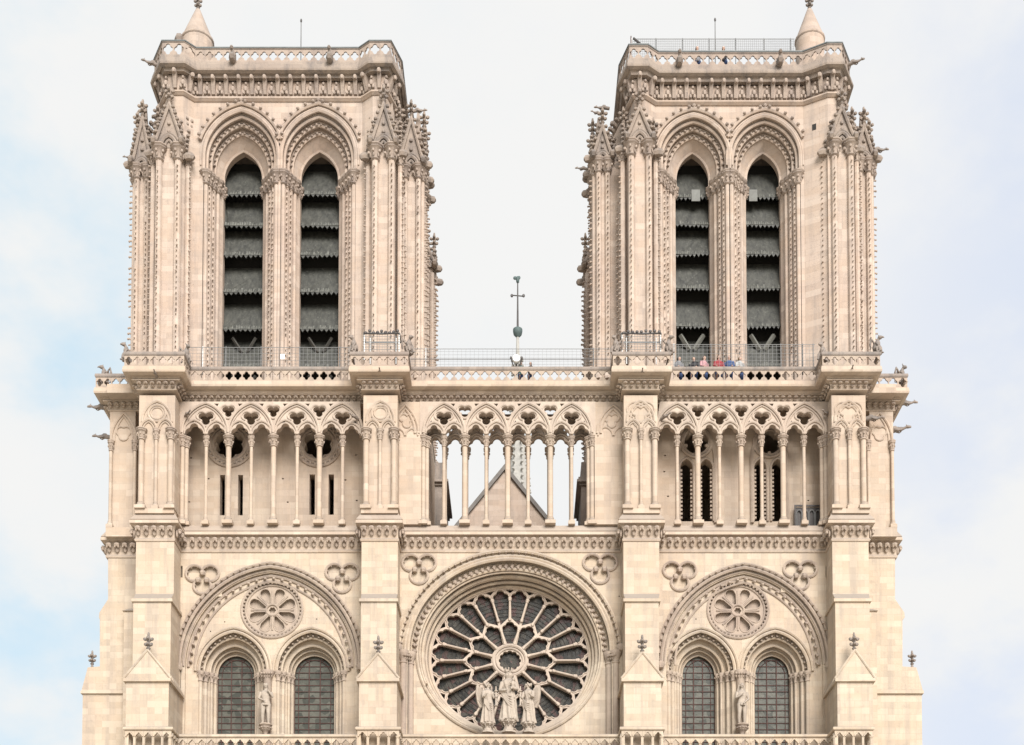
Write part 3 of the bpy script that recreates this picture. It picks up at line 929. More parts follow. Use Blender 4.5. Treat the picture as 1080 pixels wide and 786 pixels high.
# string cornices on the tower sides that face the terrace
for X, s_ in ((TLX[1], 1), (TRX[0], -1)):
    a, c = sorted((X, X+s_*.62)); m = MB(); m.box(a, c, 8.2, 13.5, ZS-.03, ZBAL-.36)
    for zq, e in ((zz(511,8),.12),(zz(508.5,8),.3),(zz(505.5,8),.2)): m.box(a-(e if s_ < 0 else 0), c+(e if s_ > 0 else 0), 8.2-e, 13.45-e*.1, zq, zq+.17)
    m.build('flank_pier', M_GREY, cath, 0)

# ---- buttress piers at gallery level: three columns under a blind gable
ZBC = zz(452.5, YB1-.05)                             # capital tops on the buttress face
pier_col0 = None
for i, (a, c) in enumerate(BX):
    yf = YB1+.12
    m = MB(); ztop = zz(416,YB1)
    m.box(a+.06, c-.06, yf, 2.2, ZS-.02, ztop)
    xm = (a+c)/2; W = (c-a)/2-.12
    fz = yf-.01
    for dd, t in ((0,.085),(-.2,.05)):
        m.tube([(p[0], fz, p[1]) for p in parch(xm, ZBC+.62, W*.86+dd, zz(420,YB1)-ZBC-.75+dd, ZBC+.5, 10)], t, 6)
    if i in (0, 1):
        m.tube([(p[0], fz, p[1]) for p in ell(xm, ZBC+1.05, .52, .5, 32)], .08, 6, True)
        m.tube([(p[0], fz, p[1]) for p in ell(xm, ZBC+1.05, .38, .36, 32)], .05, 6, True)
    else:
        m.tube([(p[0], fz, p[1]) for p in foil(xm, ZBC+1.05, .27, .3, TRI, 40)], .07, 6, True)
        m.tube([(p[0], fz, p[1]) for p in foil(xm, ZBC+1.05, .42, .46, TRI, 40)], .05, 6, True)
    for q in (-.5, .5):
        for dd, t in ((0,.085),(-.16,.05)):
            m.tube([(p[0], fz-.02, p[1]) for p in parch(xm+q*W*.98, ZBC+.04, W*.47+dd, W*.62+dd, ZBC, 8)], t, 6)
    pr = m.build('gallery_pier', M_GAL, cath, 0)
    for px_, r in ((-.86,.17),(0,.105),(.86,.17)):
        z0 = ZS+.25
        if pier_col0 is None: pier_col0 = {}
        if r not in pier_col0:
            pier_col0[r] = make_column(r, z0, ZBC+.02, 'column', .7); o = pier_col0[r]; o.location = (xm+px_*W, yf-.12, 0)
        else: o = clone(pier_col0[r], cath, (xm+px_*W, yf-.12, 0))
        for sx_ in ((1, -1) if r > .15 else ()):
            clone(pier_col0[.17], cath, (xm+px_*W+sx_*.0, yf+.42, 0)) if sx_ == 1 and abs(px_) > .5 else None
    m = MB(); m.box(a-.02, c+.02, yf-.32, yf+.3, ZS-.02, ZS+.26); m.build('plinth', M_GAL, pr, 0)
# flank piers, with one blind bay each
for s_, px0, px1 in ((-1,113.5,143),(1,916,943.5)):
    m = MB(); yf = .75; a, c = xx(px0,500,yf), xx(px1,500,yf)
    m.box(a+.1, c-.05, yf, 6, ZS-.02, zz(426,yf))
    zc = zz(466,yf); xm = (a+c)/2-s_*.1
    for dd, t in ((0,.08),(-.22,.05)):
        m.tube([(p[0], yf-.02, p[1]) for p in parch(xm, zc+.05, .78+dd, 1.75+dd, zc, 10)], t, 6)
    m.tube([(p[0], yf-.02, p[1]) for p in foil(xm, zc+.55, .2, .28, TRI, 30)], .05, 6, True)
    pr = m.build('gallery_pier', M_GAL, cath, 0)
    for q in (-.74, .74):
        clone(thin0, cath, (xm+q, yf-.12, zc-ZCAP))

# ---- upper walk: corbelled ledge and pierced balustrade all along the front
zA, zB, zC_, zD = zz(425.5,-.15), zz(415.5,-.15), zz(408.5,-.6), zz(402,-.65)
zE, zF = zz(390.8,-.65), zz(387,-.65)
cornice('leaf_cornice', PLAN, zA, zB, M_GAL, .3, .4)
m = MB()
sweep(m, PLAN, [(-.8,zB-.002),(.22,zB-.002),(.3,zB+.1),(.5,zC_-.08),(.72,zC_),(.74,zC_+.1),(.70,zD),(-.8,zD)])
wk = m.build('balcony_ledge', M_GAL, cath, 0)
for a_, c_, y_ in ((PLAN[1][0]+.2, TLX[1], 14), (TLX[1]+.001, TRX[0]-.001, 1.62), (TRX[0], PLAN[-2][0]-.2, 14)):
    m = MB(); m.box(a_, c_, -.35, y_, ZBAL-.35, zD-.004); m.build('upper_walk', M_GAL, cath, 0)
m = MB(); pierced(m, PLAN, .64, zD-.02, zE+.05, .53, .09)
bl = m.build('balustrade', M_CARV, cath, 0)
m = MB(); sweep(m, PLAN, [(.52,zE),(.66,zE),(.70,zE+.08),(.68,zF),(.52,zF)])
m.build('handrail', M_GREY, bl, 0)

# ---- nave gable and lead roof behind the gallery, spire over the crossing
YN = 11.0
ax, az = xx(532.5,496.5,YN), zz(496.5,YN)
sl = (xx(575.6,549,YN)-ax)/(az-zz(549,YN))
zf = ZS-.6; hw = (az-zf)*sl
m = MB(); m.prism([(ax-hw, zf), (ax+hw, zf), (ax, az)], YN, YN+.8)
gb = m.build('nave_gable', M_TOW, cath, 0)
m = MB()
e = .32
for s_ in (-1, 1): m.hexa([(ax+s_*(hw+e),YN-.2,zf),(ax+s_*(hw),YN-.2,zf),(ax+s_*hw,YN+.9,zf),(ax+s_*(hw+e),YN+.9,zf),(ax,YN-.2,az+e/sl*1.0),(ax,YN-.2,az),(ax,YN+.9,az),(ax,YN+.9,az+e/sl*1.0)])
m.build('coping', M_COPE, gb, 0)
m = MB(); m.prism([(ax-hw, zf), (ax+hw, zf), (ax, az-.05)], YN+.82, 75); m.build('lead_roof', M_LEAD, cath, 0)
YS = 60.0
sx, ks = xx(546,400,YS), ux(400,YS)
z_ = lambda py: zz(py, YS)
m = MB()
m.lathe(sx, YS, [(15*ks,z_(560)),(11*ks,z_(515)),(7*ks,z_(463)),(4.2*ks,z_(420)),(2.9*ks,z_(390)),(2.0*ks,z_(372)),(1.5*ks,z_(354))], 8, math.pi/8)
for a in range(8):
    an = math.pi/8+a*math.pi/4
    for t in range(24):
        py = 380+t*7.5; r = (2.2+(py-372)*.062)*ks
        m.crocket((sx+r*math.cos(an), YS+r*math.sin(an), z_(py)), (math.cos(an), math.sin(an), .4), .34)
spire = m.build('spire', M_SPIRE, cath, 0)
m = MB(); m.lathe(sx, YS, [(1.6*ks,z_(356)),(4.4*ks,z_(353)),(5*ks,z_(350)),(5*ks,z_(347.5)),(4.2*ks,z_(347)),(2*ks,z_(345.5))], 12); m.build('finial_knop', M_VERD, spire)
m = MB()
m.tube([(sx,YS,z_(348)),(sx,YS,z_(320)),(sx,YS,z_(297))], [.12,.085,.06], 8)
m.tube([(sx-6.2*ks,YS,z_(311.5)),(sx+6.2*ks,YS,z_(312.6))], .06, 6)
for q in (-6.2, 6.2): m.blob((sx+q*ks,YS,z_(312)), .16, .12, .2)
m.build('cross', M_IRON, spire)
m = MB(); m.blob((sx,YS,z_(295)), .2, .3, .38); m.blob((sx+.15,YS,z_(293)), .16, .12, .2); m.blob((sx-.28,YS,z_(293.4)), .22, .1, .22, (-.6,0,.6)); m.blob((sx,YS,z_(297.5)), .18,.18,.12)
m.build('weathercock', M_VERD, spire)

# ------------------------------------------------------------------ towers
Yt, Yb, Ys = 1.9, 1.05, 2.7                          # main wall, front buttress face, side buttress face
TOW = [dict(side=-1, body=[(170,2.6),(177,1.35),(193,1.35),(205,Yt),(382,Yt),(393,1.35),(407,1.35),(416,2.6)],
            fb=[(161.5,190.5),(390.5,418)], fcol=[(166.5,186.5),(395.2,412.5)], fcap=156.5, fgab=113, ffin=93,
            sb=[(139.5,158),(421,445.5)], scol=[(143.5,154),(427,441)], scap=177, sgab=128,
            op=[(256.2,21.0),(336.8,20.6)], hood=[(254.4,42.0),(336.0,42.0)], apex=160, hapex=110, spr=181, bot=412, lou=[207,240,271,310,349,389],
            par=(74,64,51.5,49.5), fr=(106,84), tur=(208.5,16.3,48,33,11), gar=[245,347.5]),
       dict(side=1, body=[(661,2.6),(669,1.35),(680,1.35),(691,Yt),(847,Yt),(873,1.2),(882,1.2),(889,2.6)],
            fb=[(660.5,690),(872,903.5)], fcol=[(666,684.5),(881,898.2)], fcap=152, fgab=116, ffin=93,
            sb=[(626.5,645),(903.5,921.5)], scol=[(631.5,641),(908,916.8)], scap=170.5, sgab=136,
            op=[(730.6,18.0),(805.2,18.2)], hood=[(731.8,40.0),(806.6,40.0)], apex=161.5, hapex=116, spr=181, bot=412, lou=[210,239,270,306,346,388],
            par=(77,68,56,53.5), fr=(110,88), tur=(854,15.0,48,33,10.5), gar=[716.5,822.5])]
def shaft_with_crockets(m, x, y, z0, z1, r, d, step=.34, k=.12, both=False):
    if r: m.lathe(x, y, [(r*1.6,z0),(r*1.6,z0+.3),(r,z0+.5),(r,z1)], 8)
    z = z0+1.6
    d = Vector(d)
    while z < z1-.3:
        if R.random() > .05: m.crocket((x+d.x*r, y+d.y*r, z), d+Vector((R.uniform(-.2,.2),0,R.uniform(-.2,.3))), k*R.uniform(.7,1.2))
        z += step*R.uniform(.94,1.06)
def capital(m, x, y, z1, r, h=.9):
    m.lathe(x, y, [(r,z1-h),(r*1.35,z1-h+.06),(r*1.1,z1-h+.12),(r*1.3,z1-.5*h),(r*1.9,z1-.28*h),(r*2.2,z1-.22*h),(r*2.0,z1-.14*h),(r*2.3,z1-.06*h),(r*2.3,z1)], 8, math.pi/8)
    for a in range(6):
        an = a*math.pi/3+.3; d = Vector((math.cos(an), math.sin(an), 0))
        m.leaf(Vector((x,y,z1-.62*h))+d*r*1.1, d, r*.9, .4*h)
def aedicule(par, x, y, w, zc, zap, depth, nrm=(0,-1), side=False, spire=True):
    # crocketed gable on two shafts with a pinnacle behind, facing nrm
    m = MB()
    t = Vector((-nrm[1], nrm[0]))
    m.T = Matrix(((t.x, -nrm[0], 0, x), (t.y, -nrm[1], 0, y), (0,0,1,0), (0,0,0,1)))
    h = zap-zc
    arch = parch(0, zc, w*.62, w*.85, zc-.05, 10)
    m.plate([(-w-.06, zc-.04), (w+.06, zc-.04), (w+.06, zc+.35), (0, zap), (-w-.06, zc+.35)], [list(reversed(arch[1:-1]))] if False else [], 0.02, depth)
    for dd, tt, yo in ((0,.12,-.06),(-.24,.08,-.02),(.2,.07,-.02)):
        m.tube([(p[0], yo, p[1]) for p in parch(0, zc, w*.66+dd, w*.95+dd, zc-.02, 10)[1:-1]], tt, 6)
    for s_ in (-1, 1):
        a = Vector((s_*(w+.12), zc+.3)); b = Vector((0, zap+.12))
        m.tube([(a.x,-.05,a.y),(b.x,-.05,b.y)], .11, 6)
        for p, tg in resample([a, b], .42):
            m.crocket((p.x, -.05, p.y), (s_*1.0, -.35, .45), .26)
        m.blob((s_*(w+.15), -.28, zc+.12), .24, .42, .26)
        m.tube([(s_*w*.92, .2, zc), (s_*w*.92, .2, zc+h*.52), (s_*w*.92, .2, zc+h*.75)], [.2,.17,.03], 6)
        for q in (.25,.45,.62): m.crocket((s_*w*.92, .1, zc+h*q), (s_*.9,-.5,.3), .2)
    for q in (.3,.5): m.blob((0, -.03, zc+h*q+.2), .12, .1, .12)
    finial(m, 0, -.02, zap, .85)
    if spire:
        zt = zap+.5
        m.lathe(0, depth*.6, [(w*.9,zc),(w*.8,zc+h*.3),(.08,zt+.9)], 4, math.pi/4)
        for s_ in (-1,1):
            for q in range(5):
                f_ = q/5; m.crocket((s_*w*.62*(1-f_), depth*.6-w*.6*(1-f_), zc+h*.35+f_*h*.8), (s_*.7,-.7,.4), .26)
    m.T = None
    return m.build('pinnacle', M_PIN, par)
LOUV_PROTO = {}
for ti, q in enumerate(TOW):
    X = lambda px, Y, py=280: xx(px, py, Y)
    z0 = zz(410, Yt); body = [(X(px,Y,110), Y) for px, Y in q['body']]
    ztop = zz(q['fr'][1]-2, Yt)
    back = 14.0
    bl, br_ = body[0][0], body[-1][0]
    plan = [(bl, back)]+body+[(br_, back)]
    # --- body: walls round the hollow bell chamber, the front with its two openings
    m = MB()
    main = (4, 5)                                     # plan segment index of the main wall
    for i in range(len(plan)-1):
        if i == 4: continue
        a, b = plan[i], plan[i+1]
        m.add([(a[0],a[1],z0),(b[0],b[1],z0),(b[0],b[1],ztop),(a[0],a[1],ztop)], [(0,1,2,3)])
    a, b = plan[-1], plan[0]; m.add([(a[0],a[1],z0),(b[0],b[1],z0),(b[0],b[1],ztop),(a[0],a[1],ztop)], [(0,1,2,3)])
    m.prism_xy(plan, ztop-.3, ztop)
    m.box(bl+.3, br_-.3, 5.2, 5.6, z0, ztop-.31)        # bell frame screen far inside
    zs = zz(q['spr'], Yt)
    ords = []
    kt = ux(280, Yt)
    for (ox, ow), (hx, hw) in zip(q['op'], q['hood']):
        y_l = Yt+1.45
        xo = X(hx, Yt, 150); xi = xx(ox, 260, y_l); wi = ow*ux(260,y_l); wo = (hw-3.2)*kt*1.02
        so_, si_ = zz(165,Yt), zz(190,y_l)
        ai = zz(q['apex'],y_l)-si_; ao = zz(q['hapex']+6.5,Yt)-so_
        seq = []
        for t, y in ((0,Yt),(.16,Yt+.25),(.36,Yt+.55),(.58,Yt+.85),(1,y_l)):
            seq.append((xo+(xi-xo)*t, wo+(wi-wo)*t, ao+(ai-ao)*t, y, so_+(si_-so_)*t))
        ords.append(seq)
    holes = [parch(s[0][0], s[0][4], s[0][1], s[0][2], z0+.02, 14) for s in ords]
    if ti == 1:
        x, z = xx(859,133,Yt), zz(133,Yt)
    x0, x1 = plan[4][0], plan[5][0]
    m.plate([(x0,z0),(x1,z0),(x1,ztop),(x0,ztop)], holes, Yt, Yt+.5, sides=False, back=False)
    for s in ords:
        for (xa,wa,aa,ya,za_), (xb,wb,ab,yb,zb__) in zip(s[:-1], s[1:]):
            pa = parch(xa,za_,wa,aa,z0+.02,14); pb = parch(xb,zb__,wb,ab,z0+.02,14)
            if yb == s[-1][3]: m.strip(pa, ya, pb, yb)
            else: m.strip(pa, ya, pa, yb); m.strip(pa, yb, pb, yb)
        xb,wb,ab,yb,zb__ = s[-1]; pb = parch(xb,zb__,wb,ab,z0+.02,14); m.strip(pb, yb, pb, yb+.5)
        # inner face closes the chamber behind the jambs
    tower = m.build('tower', M_TOW, cath, 30)
    # --- arch mouldings and leaf orders
    for s in ords:
        m = MB()
        for (xa,wa,aa,ya,za_), t in zip(s, (.13,.12,.11,.10,.09)):
            m.tube([(p[0], ya, p[1]) for p in parch(xa,za_,wa,aa,zs,14)], t, 6)
            if ya > Yt+.1: m.tube([(p[0], ya-.02, p[1]) for p in parch(xa,za_,wa+.17,aa+.17,zs,14)], .06, 5)
        xa,wa,aa,ya,za_ = s[0]
        m.tube([(p[0], ya-.01, p[1]) for p in parch(xa,za_,wa+.17,aa+.17,zs+.4,14)], .07, 5)
        hd = half(parch(xa,za_,wa+.37,aa+.37,0,18))
        cut = za_+.95
        hp = [p for p in hd if p[1] > cut]
        m.tube([(p[0], ya-.1, p[1]) for p in hp], .12, 6)
        m.build('belfry_arch', M_TOW, tower, 40)
        m = MB()
        for p, t in resample(hp, .52):
            m.crocket((p.x, ya-.12, p.y), (-t.y*1.0, -.8, t.x*1.0), .24)
        m.crocket((xa, ya-.1, hd[len(hd)//2][1]), (0,-.3,1), .3)
        for k_, (lo, st) in {2:(.16,.36), 3:(.15,.42)}.items():
            xa,wa,aa,ya,za_ = s[k_]
            for p, t in resample(half(parch(xa,za_,wa+.11,aa+.11,0,14)), .36):
                m.crocket((p.x, ya-.04, p.y), (t.y*.6+t.x*.5, -.8, -t.x*.6+t.y*.5), .17*R.uniform(.85,1.15))
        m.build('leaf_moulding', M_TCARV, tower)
        # jamb shafts, each with its own capital
        for k_, (xa,wa,aa,ya,za_) in enumerate(s[:4]):
            for s_ in (-1, 1):
                m = MB(); xs, ys = xa+s_*(wa-.13), ya+.13
                shaft_with_crockets(m, xs, ys, z0, zs-.5, .15, (-s_*.35,-1,0) , .34, .12) if k_ in (1,2) else m.lathe(xs, ys, [(.2,z0),(.2,z0+.4),(.14,z0+.6),(.14,zs-.5)], 8)
                m.build('jamb_shaft', M_TOW, tower)
        m = MB()
        for k_, (xa,wa,aa,ya,za_) in enumerate(s[:4]):
            for s_ in (-1, 1): capital(m, xa+s_*(wa-.13), ya+.15, zs+.05, .19, .85)
        for s_ in (-1,1):
            xa,wa,aa,ya,za_ = s[4]; capital(m, xa+s_*(wa+.06), ya+.1, zs-.02, .14, .7)
        m.build('capital_row', M_TCARV, tower)
        # louvers
        xb,wb,ab,yb,zb__ = s[-1]
        for li, lpy in enumerate(q['lou']):
            zl = zz(lpy, yb+.25); dz = 2.3; dy = .9
            m = MB(); n = 18
            vs = []; ww = wb+.12; sk = R.uniform(-.10,.10); tw = R.uniform(-.06,.06)
            for i in range(n+1):
                x = xb-ww+2*ww*i/n
                vs.append((x, yb+.25-.03+tw*(i/n-.5), zl+sk*(i/n-.5)+(.10 if i % 2 else -.08)+R.uniform(-.03,.03)))
            k_ = len(vs)
            vs += [(xb+ww, yb+.25+dy, zl+dz), (xb-ww, yb+.25+dy, zl+dz)]
            m.add(vs, [tuple(range(len(vs)))])
            vs2 = [(v[0], v[1]+.09, v[2]) for v in vs]; m.add(vs2, [tuple(range(len(vs2)))])
            lo = m.build('louver', M_LOUV, tower, 0)
            tm = MB()
            for i in range(n):
                x = xb-ww+2*ww*(i+.5)/n
                tm.hexa([(x-ww/n*.92,yb+.2,zl+.10),(x+ww/n*.92,yb+.2,zl+.10),(x+ww/n*.92,yb+.24,zl+.10),(x-ww/n*.92,yb+.24,zl+.10),
                         (x-ww/n*.7,yb+.30,zl+.10+R.uniform(.1,.34)),(x+ww/n*.7,yb+.30,zl+.10+R.uniform(.1,.34)),(x+ww/n*.7,yb+.34,zl+.36),(x-ww/n*.7,yb+.34,zl+.36)])
            tm.build('louver_trim', M_TRIM, tower, 0)
            if li == 4 or (li == 5 and ti == 0):
                bm_ = MB()                            # raking struts seen in the gap
                zg = zl-.15
                for s_ in (-1, 1):
                    bm_.tube([(xb+s_*.15, yb+.75, zg-1.0), (xb+s_*.75, yb+.6, zg-.1)], .10 if ti == 0 else .15, 4)
                bm_.build('strut', M_WOOD if ti == 0 else M_LEADP, tower, 0)
        if ti == 1:
            px0, px1 = (729.3,738.3) if xb < xx(770,280,yb) else (790,798.6)
            bm_ = MB(); bm_.box(xx(px0,206,yb+.2), xx(px1,206,yb+.2), yb+.16, yb+.2, zz(212.6,yb+.2), zz(200.5,yb+.2)); bm_.build('pale_panel', M_PANEL, tower, 0)
        bm_ = MB(); bm_.box(xb-wb-.3, xb+wb+.3, yb+1.55, yb+1.6, z0, zb__+ab+.3); bm_.build('dark_backing', M_DARK, tower, 0)  # added dark sheet, its colour stands in for the unlit bell chamber
    # --- front buttresses
    for bi, (fb, fc) in enumerate(zip(q['fb'], q['fcol'])):
        a, c = X(fb[0],Yb), X(fb[1],Yb); zc = zz(q['fcap'], Yb)
        m = MB(); m.box(a+.12, c-.12, Yb, 2.9, z0, zc)
        o = m.build('tower_buttress', M_TOW, tower, 0)
        xs = [X(v,Yb-.08) for v in fc]
        for v, s_ in zip(xs, (-1, 1)):
            m = MB(); shaft_with_crockets(m, v, Yb-.06, z0+.1, zc-.7, .21, (s_*.12,-1,0), .34, .125)
            m.build('buttress_shaft', M_TOW, tower)
            m = MB(); shaft_with_crockets(m, v+s_*.5, Yb+.45, z0+.1, zc-.5, .17, (s_*.75,-.65,0), .34, .125)
            m.build('buttress_shaft', M_TOW, tower)
            m = MB(); shaft_with_crockets(m, v+s_*.62, Yb+1.05, z0+.1, zc-2.5, .15, (s_*.8,-.6,0), .36, .125)
            m.build('buttress_shaft', M_TOW, tower)
        for v, s_ in zip(xs, (-1,1)):
            m = MB(); capital(m, v, Yb-.06, zc+.05, .23, .95); m.build('capital', M_TCARV, tower)
            m = MB(); capital(m, v+s_*.5, Yb+.45, zc-.1, .17, .8); m.build('capital', M_TCARV, tower)
        xm = (xs[0]+xs[1])/2; w = (xs[1]-xs[0])/2+.12
        zg = zz(q['fgab'], Yb)
        aedicule(tower, xm, Yb-.05, w, zc+.05, zg, 1.0)
        aedicule(tower, xm+(w+.25)*(-1 if bi == 0 else 1), Yb+1.0, .62, zc-.3, zg-.4, .8, (-1 if bi == 0 else 1, 0))
        aedicule(tower, xm+(w+.25)*(1 if bi == 0 else -1), Yb+.75, .5, zc-.6, zg-1.3, .5, (1 if bi == 0 else -1, 0), spire=False)
    # --- side buttresses
    for bi, (sb, sc_) in enumerate(zip(q['sb'], q['scol'])):
        s_ = -1 if bi == 0 else 1
        a, c = X(sb[0],Ys), X(sb[1],Ys); zc = zz(q['scap'], Ys)
        m = MB(); m.box(*((min(a,c)+.1, max(a,c)+1.2) if s_ < 0 else (min(a,c)-1.2, max(a,c)-.1)), Ys, 5.6, z0, zc)
        m.build('tower_buttress', M_TOW, tower, 0)
        xs = [X(v,Ys-.05) for v in sc_]
        for v in xs:
            m = MB(); shaft_with_crockets(m, v, Ys-.05, z0+1, zc-.7, .18, (0,-1,0), .34, .12)
            m.build('buttress_shaft', M_TOW, tower)
        xo = a if s_ < 0 else c
        for yy in (Ys+.25, 4.2, 5.45):
            m = MB(); shaft_with_crockets(m, xo+s_*-.05, yy, z0+.4, zc-.7, .17, (s_,-.1,0), .36, .15)
            m.build('buttress_shaft', M_TOW, tower)
        for v in xs: m = MB(); capital(m, v, Ys-.05, zc+.05, .2, .9); m.build('capital', M_TCARV, tower)
        for yy in (Ys+.25, 4.2, 5.45): m = MB(); capital(m, xo-s_*.05, yy, zc+.05, .19, .9); m.build('capital', M_TCARV, tower)
        xm = (a+c)/2; w = (max(a,c)-min(a,c))/2-.1
        zg = zz(q['sgab'], Ys)
        bx = bl if s_ < 0 else br_                     # weathered mass that leans back against the tower
        wm = MB(); lo, hi = sorted((xm, bx)); l2, h2 = sorted((bx+s_*.25, bx))
        lo, hi = sorted((xm+s_*.3, bx)); wm.frustum(lo, hi, Ys+.3, 5.5, zc-.1, l2, h2, Ys+.45, 5.4, zz(q['fr'][0]+1, Yt))
        for kq in range(9): wm.crocket((xm+s_*.3+(bx-xm)*kq/9, Ys+.4, zc+(zz(q['fr'][0]+1,Yt)-zc)*kq/9+.2), (s_*.8,-.5,.5), R.uniform(.28,.4))
        for kq in range(26): wm.crocket((xm+(bx-xm)*R.random()*.9+s_*.15, Ys+.35+R.random()*.2, zc+(zg-zc)*R.random()), (s_*.6,-.8,.5), R.uniform(.2,.34))
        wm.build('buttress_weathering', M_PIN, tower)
        aedicule(tower, xm, Ys-.05, w, zc+.05, zg, 1.2)
        aedicule(tower, xo, 3.6, .75, zc+.05, zg, .6, (s_,0))
        aedicule(tower, xo, 5.0, .75, zc+.05, zg, .6, (s_,0))
        # rear buttress of the flank, a little lower, with its own pinnacle
        inner = (ti == 0 and bi == 1) or (ti == 1 and bi == 0)
        m = MB(); Yr = 11.5
        zr = zz(283, Yr); xo2 = xx(456.5 if ti == 0 else 618.5, 330, Yr) if inner else a if s_ < 0 else c
        lo, hi = sorted((xo2, br_-.3 if s_ > 0 else bl+.3))
        m.box(lo, hi, Yr, 13.6, ZS-.03, zr); m.build('tower_buttress', M_TOW, tower, 0)
        for yy in (Yr-.02, 12.5, 13.6):
            m = MB(); shaft_with_crockets(m, xo2-s_*.06, yy, z0-4, zr-.4, .16, (s_,-.2,0), .36, .15); m.build('buttress_shaft', M_TOW, tower)
        m = MB(); shaft_with_crockets(m, xo2-s_*.8, Yr-.03, z0-4, zr-.4, .16, (0,-1,0), .36, .14); m.build('buttress_shaft', M_TOW, tower)
        aedicule(tower, xo2-s_*.5, Yr, .5, zr, zz(258,Yr), 1.0)
        aedicule(tower, xo2, 12.5, .6, zr, zz(256,Yr), .8, (s_,0))
    # --- string, bracketed frieze, cornice and parapet
    f0, f1 = q['fr']; p0, p1, p2, p3 = q['par']
    zf0, zf1 = zz(f0,Yt), zz(f1,Yt)
    zc0, zl, zp, zr = zz(p0,Yt-.6), zz(p1,Yt-.6), zz(p2,Yt-.6), zz(p3,Yt-.6)
    m = MB(); sweep(m, plan, [(-.3,zf0-.12),(.06,zf0-.12),(.2,zf0+.02),(.2,zf0+.1),(.06,zf0+.16),(-.3,zf0+.16)]); m.build('string_course', M_TOW, tower, 0)
    m = MB()
    for p, n, t, w in along(plan[1:-1], .02, .8):
        m.T = frame((p.x, p.y), t)
        zb_ = zf0+.3
        m.hexa([(-.1,-.12,zb_),(.1,-.12,zb_),(.1,.1,zb_),(-.1,.1,zb_),(-.13,-.42,zf1-.12),(.13,-.42,zf1-.12),(.13,.1,zf1-.12),(-.13,.1,zf1-.12)])
        m.blob((0,-.46,zf1-.22), .15,.14,.17)
        m.T = None
        # carved figure or leaf between the brackets
        c = Vector((p.x+t.x*w/2+n.x*.12, p.y+t.y*w/2+n.y*.12, 0))
        m.blob((c.x, c.y, zb_+.33), .15, .13, .2); m.blob((c.x+.02, c.y-.06, zb_+.62), .1, .1, .1)
        m.blob((c.x-.13, c.y, zb_+.1), .11, .1, .14); m.blob((c.x+.13, c.y, zb_+.1), .11, .1, .14)
    m.build('bracket_frieze', M_TCARV, tower)
    m = MB(); sweep(m, plan, [(-.3,zf1-.13),(.30,zf1-.13),(.33,zf1),(.40,zf1+.08),(.46,zc0-.12),(.64,zc0-.02),(.66,zc0+.1),(.52,zl),(-.3,zl)]); m.build('cornice', M_PIN, tower, 0)
    m = MB(); pierced(m, plan[1:-1], .46, zl+.0, zp+.06, .56, .09)
    pa = m.build('parapet', M_TCARV, tower, 0)
    m = MB(); sweep(m, plan, [(.36,zp+.05),(.48,zp+.05),(.51,zp+.1),(.49,zr),(.34,zr)])
    for s_ in (0, -1):
        a, b = (plan[0], plan[1]) if s_ == 0 else (plan[-1], plan[-2])
        xo = a[0]+(-.4 if s_ == 0 else .4)
        m.box(xo-.08, xo+.08, b[1]+.3, back, zl, zp)
    m.build('parapet_rail', M_GREY, tower, 0)
    m = MB(); sweep(m, offset(plan, 0), [(.32,zr+.002),(.53,zr+.002),(.53,zr+.07),(.32,zr+.07)]); m.build('lead_capping', M_COPPER, tower, 0)
    m = MB(); m.prism_xy([(p[0], p[1]) for p in offset(plan, .3)], zl-.4, zl-.1); m.build('tower_roof', M_LEAD, tower, 0); q['zroof'] = zl-.1
    for px in q['gar']:                               # spouts standing against the parapet
        m = MB(); x = xx(px,60,Yt-.8)
        m.blob((x, Yt-.75, zl+.05), .24, .42, .28); m.tube([(x,Yt-.5,zl),(x+.08,Yt-.8,zl+.22),(x+.0,Yt-.95,zr-.42)], [.2,.17,.1], 8); m.blob((x,Yt-1.0,zr-.4), .13,.2,.13)
        m.build('rain_spout', M_GREY, tower)
    # stair turret with its stone cone
    tx, tr_, tb, tc, ta = q['tur']; Ytu = 4.2
    x = xx(tx,40,Ytu); r = tr_*ux(40,Ytu)
    m = MB(); zc_, za = zz(tc,Ytu-r), zz(ta,Ytu)
    m.lathe(x, Ytu, [(r,zl-.2),(r,zc_)], 20); m.lathe(x, Ytu, [(r*1.02,zc_),(r*1.06,zc_+.06),(r*1.06,zc_+.16),(r*.99,zc_+.2),(.16,za)], 20)
    tu = m.build('stair_turret', M_TOW, tower, 30)
    if ti == 0:
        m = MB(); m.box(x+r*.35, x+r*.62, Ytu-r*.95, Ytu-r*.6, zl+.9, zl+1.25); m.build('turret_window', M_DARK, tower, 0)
    else:
        xv, zv = xx(859,133,1.5), zz(133,1.5)
        a_ = Vector(plan[5]); b_ = Vector(plan[6]); t_ = (b_-a_).normalized(); f_ = (xv-a_.x)/t_.x; p_ = a_+t_*f_
        m = MB(); m.T = frame((p_.x, p_.y), t_); m.box(-.13, .13, -.004, .3, zv-.2, zv+.2); m.T = None; m.build('vent_opening', M_DARK, tower, 0)  # solid dark box, painted in place of the shade in a hole
    m = MB(); finial(m, x, Ytu, za-.2, .72); m.build('finial', M_GREY, tower)
    m = MB(); m.blob((x-r*1.05 if ti == 0 else x+r*.2, Ytu-.5 if ti == 0 else Ytu+r, zc_-.1), .33, .33, .33); m.build('corbel_head', M_GREY, tower)

